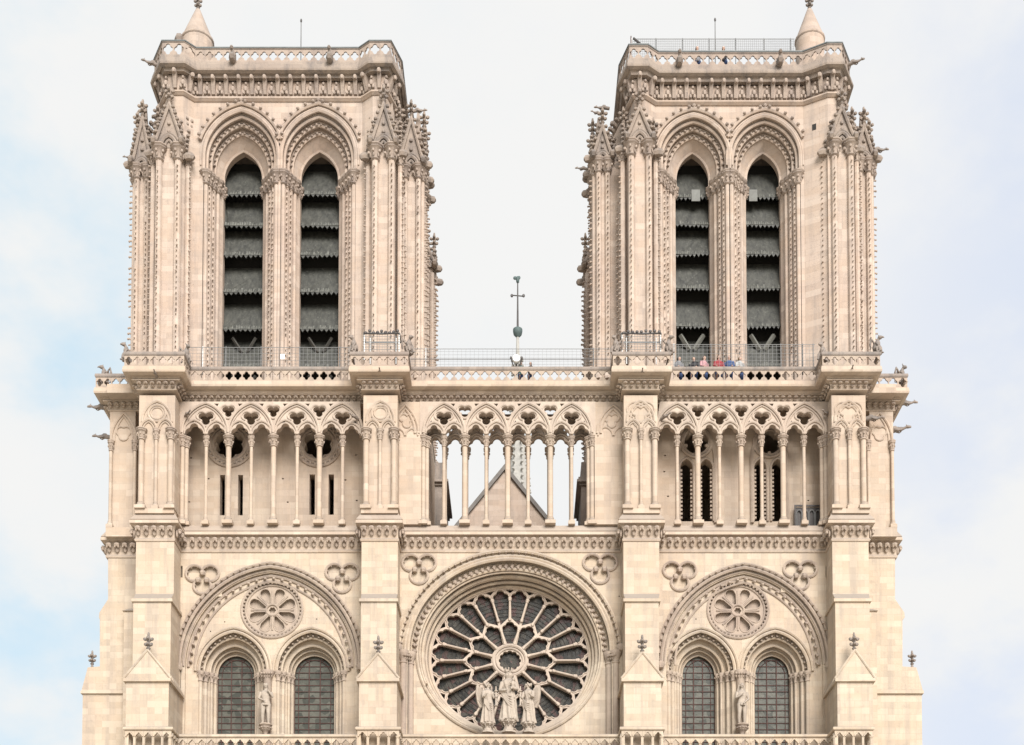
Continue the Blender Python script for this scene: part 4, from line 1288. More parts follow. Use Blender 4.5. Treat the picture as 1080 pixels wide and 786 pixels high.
# ------------------------------------------------------------------ lower balcony at the foot of the picture
YL = -2.3
LP = []
def lower_plan():
    p = [(xx(131,775,-3.9)-.6, -1.0)]
    for i, (s1, s2, s3, ap) in enumerate(BUT):
        a, c = xx(s3[0],775,-3.9)-.12, xx(s3[1],775,-3.9)+.12
        if i == 0: a = xx(131,775,-3.9)
        if i == 3: c = xx(921,775,-3.9)
        p += [(a, YL if i else -1.0), (a, -3.75), (c, -3.75), (c, YL if i < 3 else -1.0)]
    return p[1:]
LP = lower_plan()
zr1 = zz(774,YL-.1); zr0 = zz(777.5,YL-.1); zbt = zz(806,YL-.1)
m = MB(); sweep(m, LP, [(-.28,zr0),(.06,zr0),(.1,zr0+.05),(.1,zr1-.04),(.06,zr1),(-.28,zr1)])
lb = m.build('balustrade', M_LOW, cath, 0)
m = MB()
for p, nn, t, w in along(LP, 0, .58):
    m.T = frame((p.x-t.x*w/2, p.y-t.y*w/2), t)
    hh = trefoil_head(w/2, zr0-.36, w*.39, zbt, w*.46, 14)
    e_ = .004 if abs(t.x) > .5 else .03
    m.plate([(e_,zbt)]+hh+[(w-e_,zbt),(w-e_,zr0+.01),(e_,zr0+.01)], [], e_-.004, .2, sides=True)
    m.tube([(q[0], -.02, q[1]) for q in hh[1:-1]], .05, 5)
    m.lathe(0, .1, [(.07,zbt),(.07,zr0-.5),(.12,zr0-.40),(.12,zr0-.35)], 8)
    m.T = None
m.build('balustrade_arcade', M_LOW, lb, 0)
m = MB(); sweep(m, LP, [(-3.2,zbt-.6),(.35,zbt-.6),(.45,zbt-.3),(.1,zbt-.004),(-3.2,zbt-.004)]); m.build('balcony_floor', M_LOW, lb, 0)

# ------------------------------------------------------------------ carved figures and beasts
def folds(m, prof, n=48, nf=8, amp=.10, top=.6, seed=0):       # robe: stacked elliptical rings with hanging folds
    vs = []; fs = []
    for k, (z, rx_, ry_, ox, oy) in enumerate(prof):
        f_ = max(0, 1-z/top) if top else 0
        for j in range(n):
            a = 2*math.pi*j/n
            q = 1+amp*(.35+f_)*math.sin(nf*a+seed+z*2.5)*(1 if z < top*1.3 else .3)
            vs.append((ox+rx_*q*math.cos(a), oy+ry_*q*math.sin(a), z))
    for k in range(len(prof)-1):
        for j in range(n):
            i = (j+1) % n
            fs.append((k*n+j, k*n+i, (k+1)*n+i, (k+1)*n+j))
    fs.append(tuple(range(n-1,-1,-1))); fs.append(tuple((len(prof)-1)*n+j for j in range(n)))
    m.add(vs, fs)
def head(m, p, s, turn=0.0, tilt=0.0):                         # skull, jaw, nose, brows, ears, s = head height
    M = Matrix.Translation(p) @ Matrix.Rotation(turn, 4, 'Z') @ Matrix.Rotation(tilt, 4, 'X')
    old = m.T; m.T = M if old is None else old @ M
    m.blob((0,.02*s,.08*s), .36*s, .43*s, .45*s, hi=True); m.blob((0,-.12*s,-.2*s), .26*s, .27*s, .3*s, hi=True)
    m.blob((0,-.44*s,-.06*s), .065*s, .1*s, .13*s); m.blob((0,-.36*s,.1*s), .24*s, .08*s, .05*s)
    m.blob((0,-.36*s,-.27*s), .12*s, .06*s, .04*s)
    for q in (-1, 1): m.blob((q*.37*s,.0,-.02*s), .06*s, .1*s, .14*s)
    m.T = old
def hand(m, p, d, s):
    p = Vector(p); d = Vector(d).normalized(); u = d.orthogonal().normalized()
    m.blob(p+d*.4*s, .5*s, .32*s, .22*s, d)
    for q in (-.6,-.2,.2,.6): m.tube([p+d*.7*s+u*q*.4*s, p+d*1.15*s+u*q*.45*s, p+d*1.4*s+u*q*.42*s-Vector((0,.1*s,.1*s))], [.12*s,.1*s,.07*s], 5)
    m.tube([p+d*.25*s+u*.3*s, p+d*.6*s+u*.65*s], [.13*s,.09*s], 5)
def robed(H, turn=0, lean=0):
    m = MB()
    pr = [(0,.165,.14,0,0),(.02,.17,.145,0,0),(.15,.15,.125,.0,0),(.3,.14,.115,.01,0),(.45,.125,.105,.015,-.005),(.58,.105,.085,.01,0),(.64,.10,.08,.0,0),(.72,.12,.09,-.01,.0),(.79,.135,.085,-.01,.005),(.825,.09,.065,-.008,.005),(.85,.045,.045,-.005,0),(.875,.04,.04,-.005,-.005)]
    folds(m, [(z*H, a*H, b*H, c*H, d*H) for z, a, b, c, d in pr], top=.62*H, amp=.17)
    # drapery thrown over the hips
    for k in range(5): m.tube([(-.12*H, -.07*H, (.60-.03*k)*H), (0, -.13*H, (.47-.045*k)*H), (.12*H, -.06*H, (.46-.06*k)*H)], .016*H, 6)
    head(m, (-.005*H,-.012*H,.93*H), .135*H, turn, lean)
    for q in (-1, 1): m.blob((q*.05*H, -.13*H, .012*H), .035*H, .06*H, .02*H)
    return m
def arm(m, H, sh, el, ha, r=.034):
    P_ = [Vector(v)*H for v in (sh, el, ha)]
    m.tube([P_[0], (P_[0]+P_[1])/2, P_[1], (P_[1]+P_[2])/2, P_[2]], [r*1.35*H, r*1.25*H, r*1.1*H, r*1.05*H, r*.75*H], 8)
    hand(m, P_[2], P_[2]-P_[1], .05*H)
def place(o, x, y, z, rz=0): o.location = (x, y, z); o.rotation_euler = (0, 0, rz); return o
def pedestal(par, r, h, loc=(0,0)):
    m = MB(); m.lathe(loc[0], loc[1], [(r*1.1,-h),(r*1.1,-h*.85),(r*.72,-h*.75),(r*.68,-h*.35),(r*.95,-h*.2),(r*1.15,-h*.12),(r*1.15,.02)], 8, math.pi/8)
    for a in range(8):
        an = a*math.pi/4; d = Vector((math.cos(an), math.sin(an), 0)); m.leaf(d*r*.72+Vector((loc[0],loc[1],-h*.32)), d, r*.35, h*.3)
    return m.build('pedestal', M_STAT, par)
YV = -1.35
# crowned woman with the child
H = zz(707,YV)-zz(760,YV)
m = robed(H, .12, .08)
arm(m, H, (-.125,-.01,.77), (-.165,-.05,.60), (-.06,-.14,.58)); arm(m, H, (.12,-.01,.77), (.16,-.06,.62), (.07,-.14,.63))
m.blob(Vector((.085,-.12,.70))*H, .05*H, .045*H, .075*H); m.blob(Vector((.095,-.13,.795))*H, .034*H, .036*H, .04*H); m.tube([Vector(v)*H for v in ((.07,-.15,.64),(.05,-.17,.59))], .02*H, 6); m.tube([Vector(v)*H for v in ((.06,-.15,.73),(.02,-.16,.71))], .016*H, 6)
m.lathe(0, .01*H, [(.062*H,.84*H),(.085*H,.90*H),(.07*H,.97*H),(.05*H,.985*H)], 12)
o = organic(m, 'statue', M_STAT, H/190, it=1)
tag(o, 'crowned robed woman holding a child, statue standing in front of the rose window hub', 'statue')
place(o, xx(536.5,740,YV), YV, zz(761,YV))
m = MB()
for k in range(8):
    a = k*math.pi/4; m.tube([(.066*H*math.cos(a), .066*H*math.sin(a), .975*H), (.08*H*math.cos(a), .08*H*math.sin(a), 1.03*H)], [.018*H,.012*H], 5); m.blob((.08*H*math.cos(a), .08*H*math.sin(a), 1.035*H), .016*H,.016*H,.018*H)
m.lathe(0, 0, [(.072*H,.965*H),(.076*H,.985*H)], 12); m.build('crown', M_STAT, o)
pedestal(o, .42, zz(761,YV)-zz(773.5,YV))
m = MB()
for k in range(13): m.blob((R.uniform(-.45,.45), R.uniform(-.35,.1), R.uniform(-.02,.16)), .16, .16, .13)
m.build('cloud_base', M_STAT, o)
# two kneeling-height angels with candlesticks
for s_, px, lab in ((-1, 514.5, 'winged angel statue at the left hand of the crowned woman, facing right with a candlestick'), (1, 557.5, 'winged angel statue at the right hand of the crowned woman, facing left with a candlestick')):
    H = zz(720,YV)-zz(763,YV)
    m = robed(H, -s_*.7 if True else 0, .1)
    arm(m, H, (.115,-.02,.77), (.14,-.08,.62), (.10 if s_ > 0 else .2,-.15,.66)); arm(m, H, (-.115,-.02,.77), (-.14,-.08,.62), (-.2 if s_ > 0 else -.10,-.15,.66))
    for k in range(16):
        a = k*math.pi/8; m.blob(Vector((-.005+.068*math.cos(a), .01+.07*math.sin(a), .945+.03*math.sin(k*1.7)))*H, .024*H, .024*H, .03*H)
    o = organic(m, 'statue', M_STAT, H/180, it=1); tag(o, lab, 'statue'); place(o, xx(px,740,YV), YV, zz(763.5,YV), -s_*.35)
    for w_ in (-1, 1):
        m = MB(); k = 1.0 if w_*s_ > 0 else .55        # wing folded behind the shoulder
        pts = [(.03,.10,.66),(.12,.13,.80),(.20*1.0,.14,.93),(.235,.14,.985),(.26,.13,.93),(.27,.12,.75),(.24,.11,.55),(.18,.10,.40),(.11,.09,.42),(.06,.09,.55)]
        m.T = Matrix.Scale(w_*k, 4, (1,0,0))
        m.plate([(p[0]*H, p[2]*H) for p in pts], [], .085*H, .135*H)
        for q in range(7): m.tube([(.08*H+.024*H*q, .083*H, .92*H-.02*H*abs(q-4)), (.10*H+.02*H*q, .083*H, .45*H+.02*H*q)], .012*H, 5)
        m.T = None; m.build('wing', M_STAT, o)
    m = MB(); x = -s_*.155*H if False else -s_*.15*H
    m.lathe(x, -.17*H, [(.05*H,.40*H),(.02*H,.44*H),(.018*H,.60*H),(.035*H,.62*H),(.018*H,.65*H),(.02*H,.74*H),(.045*H,.76*H),(.045*H,.775*H),(.018*H,.78*H),(.016*H,.88*H)], 8); m.build('candlestick', M_STAT, o)
    pedestal(o, .36, zz(763.5,YV)-zz(773.5,YV))
# figures on the brackets between the windows
def nude(H, armL, armR):
    m = MB()
    def T(pts, rs): m.tube([Vector(p)*H for p in pts], [r*H for r in rs], 10)
    T([(-.03,0,.5),(-.06,-.01,.47),(-.07,-.025,.28),(-.075,.0,.15),(-.07,.012,.04)], [.07,.07,.047,.043,.028])
    T([(.03,0,.5),(.06,0,.47),(.062,-.012,.28),(.065,.01,.15),(.065,.015,.04)], [.07,.07,.047,.043,.028])
    for x in (-.07,.065): m.tube([Vector((x,.02,.025))*H, Vector((x*1.1,-.05,.018))*H, Vector((x*1.15,-.10,.012))*H], [.03*H,.028*H,.016*H], 8)
    folds(m, [(z*H, a*H, b*H, 0, c*H) for z, a, b, c in ((.46,.10,.075,0),(.52,.108,.08,.0),(.6,.09,.066,-.005),(.7,.115,.08,0),(.78,.128,.075,.005),(.82,.09,.055,.008),(.845,.04,.042,0),(.88,.037,.038,-.008))], amp=0, top=.01)
    head(m, Vector((0,-.015,.935))*H, .135*H, .15, .05)
    arm(m, H, *armL, r=.028); arm(m, H, *armR, r=.028)
    return m
for i, (x, y, z) in enumerate(STATUE_SPOTS):
    H = zz(720.5 if i == 0 else 717, y)-zz(763.5 if i == 0 else 760, y)
    if i == 0:
        m = nude(H, ((-.125,0,.78),(-.16,-.03,.62),(-.05,-.11,.56)), ((.125,0,.78),(.17,-.05,.66),(.06,-.12,.80)))
        lab = 'bare standing man statue on a bracket between the two windows of the left bay'
    else:
        m = nude(H, ((-.12,0,.78),(-.15,-.04,.63),(-.03,-.11,.70)), ((.12,0,.78),(.155,-.02,.62),(.05,-.10,.52)))
        for k in range(7): m.tube([Vector((-.06+.02*k,.03,.97))*H, Vector((-.10+.033*k,.06,.8))*H, Vector((-.09+.03*k,.07,.66))*H], .02*H, 6)
        lab = 'bare standing woman statue on a bracket between the two windows of the right bay'
    o = organic(m, 'statue', M_STAT, H/190, it=1); tag(o, lab, 'statue'); place(o, x, y, z+.0, .1)
    if i == 0:
        m = MB()
        for k in range(18):
            a = R.uniform(0, 6.28); b = R.uniform(0,1.3); m.blob(Vector((.06*math.cos(a)*math.cos(b), .01+.06*math.sin(a)*math.cos(b), .95+.055*math.sin(b)))*H, .02*H,.02*H,.02*H)
        m.build('hair', M_STAT, o)
    m = MB()
    for q in range(5): m.blob(Vector((-.04+.02*q, -.09, .47+.015*(q % 2)))*H, .03*H, .02*H, .035*H)
    m.build('leaf_covering', M_STAT, o)

# gargoyles: spouts carved into the cathedral, made once and copied
def beast_spout(L):
    m = MB()
    m.tube([(0,.3,-.06*L),(0,-.1*L,0),(0,-.4*L,.03*L),(0,-.66*L,.0),(0,-.8*L,.06*L),(0,-.9*L,.08*L)], [.13*L,.15*L,.12*L,.075*L,.07*L,.06*L], 10)
    m.blob((0,-.95*L,.08*L), .09*L, .13*L, .085*L, hi=True); m.blob((0,-1.06*L,.03*L), .055*L, .09*L, .035*L); m.blob((0,-1.05*L,.10*L), .055*L, .1*L, .035*L)
    for q in (-1, 1):
        m.tube([(q*.05*L,-.9*L,.14*L),(q*.10*L,-.84*L,.22*L)], [.035*L,.012*L], 6)
        m.tube([(q*.1*L,-.3*L,-.02*L),(q*.15*L,-.5*L,-.1*L),(q*.1*L,-.62*L,-.06*L)], [.05*L,.04*L,.03*L], 6)
        m.blob((q*.13*L,-.25*L,.08*L), .04*L,.2*L,.12*L)
    m.tube([(0,-.05*L,.12*L),(0,-.4*L,.16*L),(0,-.7*L,.1*L)], .03*L, 5)
    return m
gar0 = None
def gargoyle(px, py, Y, rz, k=1.0):
    global gar0
    if gar0 is None: o = gar0 = organic(beast_spout(1.25), 'gargoyle', M_GREY, .035, cath)
    else: o = clone(gar0, cath)
    o.location = (xx(px,py,Y), Y, zz(py,Y)); o.rotation_euler = (0,0,rz); o.scale = (k*.85,k*.85,k*.85)
W90 = math.pi/2
for px, py, Y, rz, k in ((111,430,1.4,-W90,.95),(115,461,2.2,-W90,.9),(949,425.5,1.4,W90,.95),(938,455,1.0,W90*.8,1.1),(914,441.5,.2,W90,.95),
                         (164.8,396,-2.0,0,.5),(401,394,-2.0,0,.5),(677,394.5,-2.0,0,.5),(897.5,391.5,-2.0,0,.5),
                         (196,438,-.5,.7,.55),(376,441,-.5,-.7,.55),(647,437,-.6,-W90,.6) if False else (699,441,-.5,.7,.6),(873,438,-.5,-.7,.6),
                         (165,68.5,1.9,-W90*.75,.8),(896,67.5,1.9,W90*.75,.8),(437,117,3.0,W90,.7),(640,114,3.0,-W90,.7),(140,166,3.4,-W90,.55),(922,158.5,3.4,W90,.8),(443,184,4.0,W90,.5),(618,178,4.0,-W90,.6),
                         (632,120,2.9,-W90*.8,.5),(452,273,11.5,W90,.35),(624,266,11.4,-W90,.35)):
    gargoyle(px, py, Y, rz, k)

# chimeras: separate statues perched on the corners of the balcony
def chimera(kind):
    m = MB()
    m.box(-.26,.26,-.26,.30,-.05,.07)
    m.blob((0,.05,.45), .24,.28,.42, hi=True); m.blob((0,-.05,.75), .2,.2,.28, hi=True)
    m.tube([(0,0,.9),(0,-.10,1.05),(0,-.18,1.12)], [.14,.11,.1], 8)
    m.blob((0,-.24,1.15), .13,.2,.14, hi=True)
    if kind == 0: m.tube([(0,-.36,1.14),(0,-.5,1.10),(0,-.58,1.0)], [.09,.06,.02], 6)
    elif kind == 1: m.blob((0,-.40,1.1), .09,.14,.08)
    else:
        m.blob((0,-.36,1.12), .11,.1,.1)
        for q in (-1,1): m.tube([(q*.07,-.15,1.25),(q*.13,-.1,1.38),(q*.1,-.18,1.48)], [.045,.035,.012], 6)
    for q in (-1, 1):
        m.tube([(q*.17,-.02,.8),(q*.24,-.22,.5),(q*.17,-.3,.08)], [.1,.075,.07], 7); m.blob((q*.17,-.36,.07), .08,.13,.06)
        m.tube([(q*.2,.1,.3),(q*.28,-.1,.35),(q*.25,-.1,.06)], [.15,.11,.07], 7)
        m.tube([(q*.08,-.2,1.25),(q*.12,-.12,1.36)], [.05,.015], 5)
        if kind != 1: m.add([], []); m.tube([(q*.15,.15,.8),(q*.3,.32,1.15),(q*.28,.4,.75),(q*.22,.38,.4)], [.09,.09,.1,.03], 6)
    m.tube([(0,.3,.15),(0,.5,.2),(0,.5,.5)], [.07,.05,.02], 5)
    return m
ch = [organic(chimera(k), 'chimera_statue', M_GREY, .03) for k in range(3)]
SPOT = [(110.5,395.5,1.2,-1.0,0,'beaked winged stone beast perched at the far left end of the balustrade'),
        (133.5,389.5,-1.2,-.9,1,'crouching stone beast at the left corner of the leftmost balcony box'),
        (196,386,-1.0,.9,2,'horned stone beast at the inner corner of the leftmost balcony box, below the left tower'),
        (373.5,374,-1.9,-.8,1,'wingless stone beast on the left corner of the balcony box left of the centre gap'),
        (431,374,-1.9,.8,0,'beaked stone beast on the right corner of the balcony box left of the centre gap'),
        (650,374,-1.9,-.8,2,'horned stone beast on the left corner of the balcony box right of the centre gap'),
        (705,374,-1.9,.8,0,'beaked stone beast on the right corner of the balcony box below the right tower windows'),
        (868,380,-1.2,-.9,1,'wingless stone beast on the inner corner of the rightmost balcony box'),
        (925,373,-1.9,.9,0,'beaked stone beast on the outer corner of the rightmost balcony box'),
        (950.5,389.5,1.2,1.1,2,'horned stone beast alone on the far right end of the balustrade')]
seen = set()
for px, py, Y, rz, k, lab in SPOT:
    o = ch[k] if k not in seen else clone(ch[k]); seen.add(k)
    tag(o, lab, 'statue', 'stone beasts along the balustrade')
    o.location = (xx(px,py,Y), Y, zF+.05); o.rotation_euler = (0,0,rz); o.scale = (.82,)*3

# ------------------------------------------------------------------ fences, rods, lamp, notice
def wire_fence(name, label, x0, x1, y, z0, z1, dx, dz, posts, r=.008, cat='fence', group=None, gauge=M_WIRE):
    m = MB()
    m.box(x0, x1, y-.012, y+.012, z1-.021, z1+.005)
    o = m.build(name, gauge, None, 0); tag(o, label, cat, group)
    m = MB(); x = x0
    while x < x1: m.box(x-r, x+r, y-r, y+r, z0, z1-.021); x += dx
    z = z0+.02; k = 0
    while z < z1-.05: m.box(x0, x1, y+r+.001, y+2*r+.002, z-r, z+r); z += dz
    m.build('wire_mesh', gauge, o, 0)
    for px in posts:
        m = MB(); m.lathe(px, y+.08, [(.03,z0-.4),(.03,z1+.1)], 6); m.build('post', M_WHITE if px == posts[0] else gauge, o)
    return o
yf = -.38
zl0, zl1 = zz(388,yf), zz(366.5,yf)
wire_fence('wire_fence', 'wire mesh guard in front of the left tower bell openings', xx(199,380,yf), xx(371,380,yf), yf, zl0, zl1, .25, .22, [xx(v,380,yf) for v in (213.5,238,275,316,358)], .007, group='wire guards on the upper walk')
zc1 = zz(368,yf)
wire_fence('wire_fence', 'wire mesh guard across the open sky gap between the two towers', xx(433,380,yf), xx(646,380,yf), yf, zl0, zc1, .26, .2, [xx(v,380,yf) for v in (449,626)], .006, group='wire guards on the upper walk')
m = MB(); zt = zz(379,yf); m.box(xx(433,380,yf), xx(646,380,yf), yf-.02, yf+.0, zt-.02, zt+.02)
m.build('tension_cable', M_IRON, [o for o in bpy.data.objects if o.name.startswith('wire_fence')][-1], 0)
wire_fence('wire_fence', 'wire mesh guard in front of the right tower bell openings, people behind it', xx(707,380,yf), xx(860,380,yf), yf, zl0, zz(363.5,yf), .25, .22, [xx(v,380,yf) for v in (711,750,787,824,847,858)], .007, group='wire guards on the upper walk')
for (a, c), lab in (((383.5,421.5),'wire cage on the balcony box left of the centre gap'), ((655.5,697.5),'wire cage on the balcony box right of the centre gap')):
    yc = -1.75; m = MB(); x0, x1 = xx(a,360,yc), xx(c,360,yc); z0, z1 = zz(374,yc), zz(351.5,yc)
    m.box(x0, x1, yc-.03, yc+.03, z1-.05, z1+.03); m.box(x0, x1, yc+.9, yc+.96, z1-.05, z1+.03)
    for x in (x0, x1): m.box(x-.03, x+.03, yc+.031, yc+.899, z1-.045, z1+.045)
    o = m.build('wire_cage', M_WIRE, None, 0); tag(o, lab, 'cage', 'wire cages on balcony boxes')
    for x in (x0+.04, x1-.04, x0+.34, x1-.26):
        m = MB(); m.lathe(x, yc+.05 if abs(x-x0) < .1 or abs(x-x1) < .1 else yc+.5, [(.035,z0-.3),(.035,z1)], 6); m.build('post', M_WHITE, o)
    m = MB(); x = x0
    while x < x1: m.box(x-.007, x+.007, yc-.01, yc+.008, z0, z1-.051); x += .16
    z = z0
    while z < z1-.06: m.box(x0, x1, yc+.009, yc+.025, z-.009, z+.009); z += .16
    m.build('wire_mesh', M_WIRE, o, 0)
    m = MB(); zt = z1-.02
    for k in range(9): m.blob((x0+(x1-x0)*(k+.5)/9, yc-.05, z1+.02+R.uniform(-.05,.1)), .1,.06,.09)
    m.tube([(x0,yc-.04,z1-.02),((x0+x1)/2,yc-.05,z1-.08),(x1,yc-.04,z1-.02)], .04, 6); m.build('cable_bundle', M_IRON, o)
yr = Yt+.35
z0 = zz(53.5, yr); z1 = zz(41, yr)
o = wire_fence('roof_guard', 'pale wire mesh guard on the roof edge of the right tower', xx(667,48,yr), xx(838,48,yr), yr, z0-.4, z1, .13, .11, [xx(v,48,yr) for v in (666.5,692,720,748,776,806,834)], .008, 'guard')
m = MB(); m.tube([(xx(668,41,yr),yr-.05,z1),(xx(681,50,yr),yr-.05,z0+.1)], .07, 6); m.build('brace', M_IRON, o)
m = MB(); xa = xx(665.5,45,yr); m.box(xa-.03, xa+.03, yr-.05, yr+.05, z0-.4, z1+.15); m.build('corner_post', M_BAR, o, 0)
for px, p0, p1, lab in ((317.5,22,52,'thin lightning rod on the roof of the left tower'), (754.3,21,56,'thin lightning rod on the roof of the right tower behind the mesh guard')):
    yy = 4.0; m = MB(); x = xx(px,40,yy); m.tube([(x,yy,zz(p1+10,yy)-1.5),(x,yy,zz(p0,yy))], [.05,.03], 6)
    o = m.build('lightning_rod', M_WIRE); tag(o, lab, 'rod', 'lightning rods on the towers')
    m = MB(); m.blob((x,yy,zz(p0,yy)), .07,.07,.14); m.build('tip', M_IRON, o)
# floodlight clamped to the guard in front of the spire
x, y = xx(544.6,379.5,yf), yf-.1
m = MB(); z = zz(379.5,y); m.T = Matrix.Translation((x,y,z)) @ Matrix.Rotation(rad(90),4,'X'); m.lathe(0,0,[(.20,-.16),(.24,.0),(.24,.16),(.21,.2)],14); m.T = None
o = m.build('floodlight', M_WHITE); tag(o, 'round white floodlight on the mesh guard below the spire', 'floodlight')
m = MB()
for s_ in (-1,1):
    m.tube([(x+s_*.28,y,z+.16),(x+s_*.3,y+.05,z-.05),(x+s_*.15,y+.08,z-.4)], .035, 6)
    m.blob((x+s_*.33,y,z+.12), .07,.06,.1)
m.tube([(x,y+.1,z-.2),(x,y+.1,zl0-.1)], .04, 6); m.build('bracket', M_IRON, o)
m = MB(); y = yf-.06; x = xx(298,376.3,y); z = zz(376.3,y); m.box(x-.13,x+.13,y-.015,y+.015,z-.16,z+.16)
tag(m.build('notice_board', M_WHITE, None, 0), 'small blank white board hung on the mesh guard before the left tower pier', 'board')
m = MB(); y = 2.24
# low dark screen standing at the right end of the gallery
yq = 1.2; x0, x1, z1 = xx(838,541,yq), xx(868,541,yq), zz(532.5,yq)
m = MB(); m.box(x0,x1,yq,yq+.06,z1-.1,z1); m.box(x0,x0+.08,yq,yq+.06,ZS-.03,z1-.101); m.box(x1-.08,x1,yq,yq+.06,ZS-.03,z1-.101)
o = m.build('iron_screen', M_IRON, None, 0); tag(o, 'low dark iron screen with three arches at the right end of the gallery', 'screen')
n = 4
for k in range(n):
    a = x0+.1+(x1-x0-.2)*k/n; w_ = (x1-x0-.2)/n
    m = MB(); pth = parch(a+w_/2, z1-.55, w_*.42, w_*.6, ZS-.03, 8); m.tube([(p[0],yq+.03,p[1]) for p in pth], .045, 6); m.build('arch_bar', M_WIRE, o)
m = MB(); m.box(x0+.081,x1-.081,yq+.10,yq+.12,ZS-.03,z1-.12); m.build('back_panel', M_IRON, o, 0)

# ------------------------------------------------------------------ visitors at the balustrade
M_SKIN = plain('skin', (.50,.33,.25), (.45,.29,.22), .6)
M_HAIR = [plain('hair_dark', (.03,.022,.018), rough=.6), plain('hair_brown', (.10,.06,.035), rough=.6), plain('hair_fair', (.30,.22,.12), rough=.6)]
CLOTH = {k: plain('cloth_'+k, c, rough=.85) for k, c in dict(red=(.33,.05,.06), blue=(.06,.10,.22), black=(.025,.025,.03), white=(.45,.45,.44), grey=(.22,.22,.23), pink=(.55,.30,.32), teal=(.05,.16,.16)).items()}
def cloth_mesh():
    m = MB(); H = 1.72
    folds(m, [(z*H, a*H, b*H, 0, c*H) for z, a, b, c in ((.44,.112,.088,0),(.52,.118,.09,.0),(.6,.105,.08,-.005),(.7,.125,.088,0),(.78,.138,.082,.005),(.825,.10,.062,.008),(.85,.055,.055,0))], amp=.02, top=.01)
    for s_ in (-1,1):
        m.tube([Vector(p)*H for p in ((s_*.13,0,.79),(s_*.165,-.02,.63),(s_*.13,-.12,.585))], [.047*H,.042*H,.032*H], 8)
    return m
def trousers_mesh():
    m = MB(); H = 1.72
    for s_ in (-1,1): m.tube([Vector(p)*H for p in ((s_*.03,0,.5),(s_*.062,0,.46),(s_*.065,-.012,.28),(s_*.068,.005,.15),(s_*.068,.012,.05))], [.078*H,.08*H,.058*H,.052*H,.045*H], 10)
    return m
body0 = organic(nude(1.72, ((-.125,0,.78),(-.165,-.02,.63),(-.12,-.14,.585)), ((.125,0,.78),(.165,-.02,.63),(.12,-.14,.585))), 'person', M_SKIN, .018)
jk0 = organic(cloth_mesh(), 'jacket', CLOTH['red'], .02, body0); tr0 = organic(trousers_mesh(), 'trousers', CLOTH['blue'], .02, body0)
m = MB(); m.blob(Vector((0,.012,.955))*1.72, .10,.115,.115,hi=True); m.blob(Vector((0,.05,.92))*1.72, .09,.07,.12,hi=True); hr0 = m.build('hair', M_HAIR[0], body0)
PEOPLE = [(716.3,376.5,-.12,'grey',0,.5,'person in grey at the left end of the group behind the right tower rail'),
          (731.8,377,-.12,'black',1,-.4,'brown haired person in black behind the right tower rail, second from the left'),
          (742.6,375.8,-.12,'pink',1,.6,'person in pink directly left of the one in red behind the rail'),
          (758,373.8,-.15,'red',0,.2,'tallest person in a red top in the group behind the right tower rail'),
          (768.8,375.5,-.12,'blue',0,-.3,'dark haired person in blue just right of the one in red'),
          (780.3,376.5,-.12,'white',2,.4,'fair haired person in white at the right end of the group by the rail'),
          (549.5,384,-.1,'teal',0,.2,'person in teal behind the central balustrade below the spire'),
          (559.5,384.5,-.1,'black',0,-.2,'person in black behind the central balustrade just right of the spire'),
          (735.2,47.5,None,'grey',1,.2,'person in grey looking over the roof parapet of the right tower'),
          (763,47.8,None,'black',0,-.2,'person in black looking over the roof parapet of the right tower, right of the rod')]
for i, (px, py, y, c, h, rz, lab) in enumerate(PEOPLE):
    o = body0 if i == 0 else clone(body0)
    if y is None:
        y = Yt+.15; zfl = TOW[1]['zroof']
    else: zfl = zD
    o.location = (xx(px,py,y), y, zfl); o.rotation_euler = (0,0,rz)
    top = zz(py, y)-zfl; k = max(.86, min(1.08, top/1.74)); o.scale = (k,k,k)
    tag(o, lab, 'person', 'visitors on the towers')
    for chd in o.children:
        if chd.name.startswith('jacket') or chd.name.startswith('hair'):
            if i: chd.data = chd.data.copy()
            chd.data.materials.clear(); chd.data.materials.append(CLOTH[c] if chd.name.startswith('jacket') else M_HAIR[h])

# ------------------------------------------------------------------ camera, sky, sun
cam = bpy.data.cameras.new('camera'); co = bpy.data.objects.new('camera', cam); COL.objects.link(co)
cam.sensor_width = 36; cam.sensor_fit = 'HORIZONTAL'; cam.lens = 36*F/1080
co.location = (0, -D, ZC); co.rotation_euler = (rad(90)+PIT, 0, 0)
cam.shift_x = -(CX-540)/1080; cam.shift_y = (CY-393)/1080
cam.clip_end = 6000; cam.clip_start = .5
sc.camera = co
SUN_EL, SUN_AZ = rad(36), rad(163)          # azimuth from +Y towards +X
sd = Vector((math.sin(SUN_AZ)*math.cos(SUN_EL), math.cos(SUN_AZ)*math.cos(SUN_EL), math.sin(SUN_EL)))
sl_ = bpy.data.lights.new('sun', 'SUN'); sl_.energy = 1.55; sl_.angle = rad(36); sl_.color = (1, .965, .93)
so = bpy.data.objects.new('sun', sl_); COL.objects.link(so); so.rotation_euler = sd.to_track_quat('Z', 'Y').to_euler(); so.location = (60, -60, 120)
W = bpy.data.worlds.new('World'); sc.world = W; W.use_nodes = True
nt = W.node_tree; bg = nt.nodes['Background']
sky = nt.nodes.new('ShaderNodeTexSky'); sky.sky_type = 'NISHITA'; sky.sun_disc = False; sky.sun_elevation = SUN_EL; sky.sun_rotation = SUN_AZ
tc = nt.nodes.new('ShaderNodeTexCoord')
mp = nt.nodes.new('ShaderNodeMapping'); mp.inputs['Scale'].default_value = (1, 1, 1.5); mp.inputs['Location'].default_value = (3.1, .4, 1.7); nt.links.new(tc.outputs['Generated'], mp.inputs[0])
def nz(scale, det, ro):
    n = nt.nodes.new('ShaderNodeTexNoise'); n.inputs['Scale'].default_value = scale; n.inputs['Detail'].default_value = det; n.inputs['Roughness'].default_value = ro
    nt.links.new(mp.outputs[0], n.inputs['Vector']); return n.outputs[0]
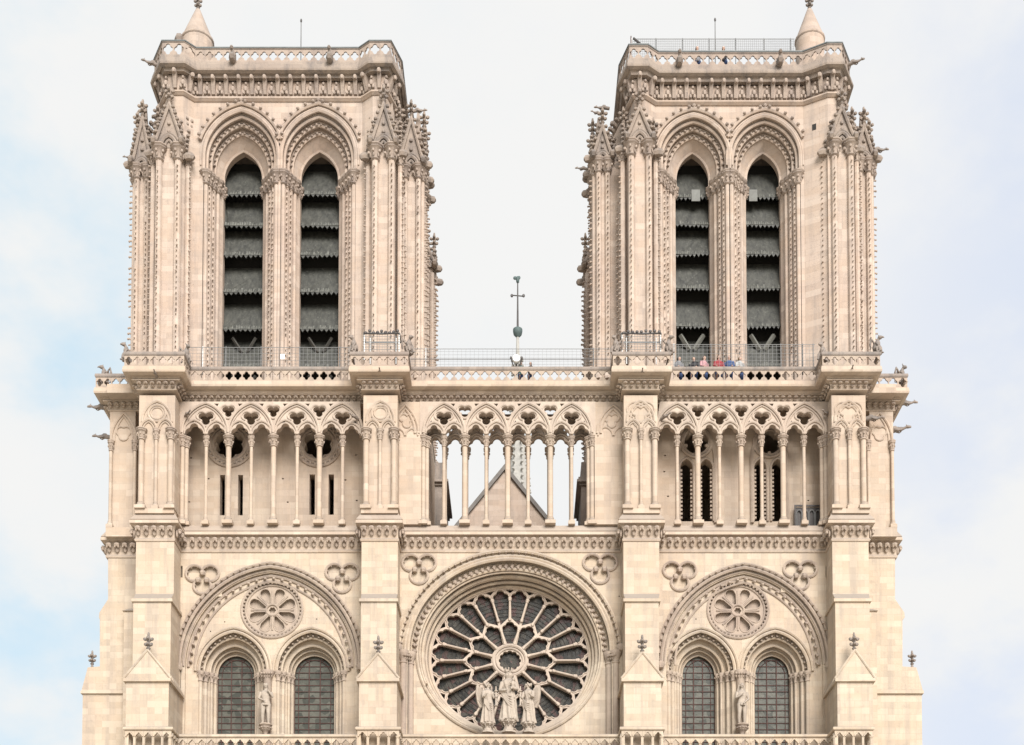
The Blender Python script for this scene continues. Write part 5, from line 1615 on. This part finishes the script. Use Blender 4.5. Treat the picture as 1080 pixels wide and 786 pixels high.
def mth(op, a, b):
    n = nt.nodes.new('ShaderNodeMath'); n.operation = op
    for i, v in enumerate((a, b)):
        if isinstance(v, (int, float)): n.inputs[i].default_value = v
        else: nt.links.new(v, n.inputs[i])
    return n.outputs[0]
def rng(f, lo, hi, a=0, b=1):
    n = nt.nodes.new('ShaderNodeMapRange'); n.interpolation_type = 'SMOOTHSTEP'; nt.links.new(f, n.inputs[0])
    for i, v in enumerate((lo, hi, a, b)): n.inputs[i+1].default_value = v
    return n.outputs[0]
sepd = nt.nodes.new('ShaderNodeSeparateXYZ'); nt.links.new(tc.outputs['Generated'], sepd.inputs[0])
adx = mth('ABSOLUTE', mth('ADD', sepd.outputs[0], -.02), 0)
thin = rng(adx, .10, .33)                               # cloud deck is thinner away from the middle of the west front
hole = mth('MULTIPLY', thin, rng(nz(4.6, 6, .55), .40, .62))
mx = nt.nodes.new('ShaderNodeMix'); mx.data_type = 'RGBA'
nt.links.new(mth('ADD', mth('MULTIPLY', hole, .85), mth('MULTIPLY', rng(nz(7, 6, .6), .45, .75), .12)), mx.inputs[0])
mx.inputs[6].default_value = (2.33, 2.33, 2.31, 1)       # bright overcast
mb_ = nt.nodes.new('ShaderNodeMix'); mb_.data_type = 'RGBA'; mb_.inputs[0].default_value = .95
tint = nt.nodes.new('ShaderNodeMix'); tint.data_type = 'RGBA'; nt.links.new(rng(sepd.outputs[0], -.12, .12), tint.inputs[0])
tint.inputs[6].default_value = (1.52, 2.0, 2.30, 1); tint.inputs[7].default_value = (1.80, 1.96, 2.28, 1)      # bluer gaps to the north, lavender haze to the south
nt.links.new(sky.outputs[0], mb_.inputs[6]); nt.links.new(tint.outputs[2], mb_.inputs[7])
nt.links.new(mb_.outputs[2], mx.inputs[7])
nt.links.new(mx.outputs[2], bg.inputs[0]); bg.inputs[1].default_value = .1
sc.view_settings.view_transform = 'Standard'; sc.view_settings.look = 'None'; sc.view_settings.gamma = 1; sc.view_settings.exposure = 1.97
sc.render.film_transparent = False
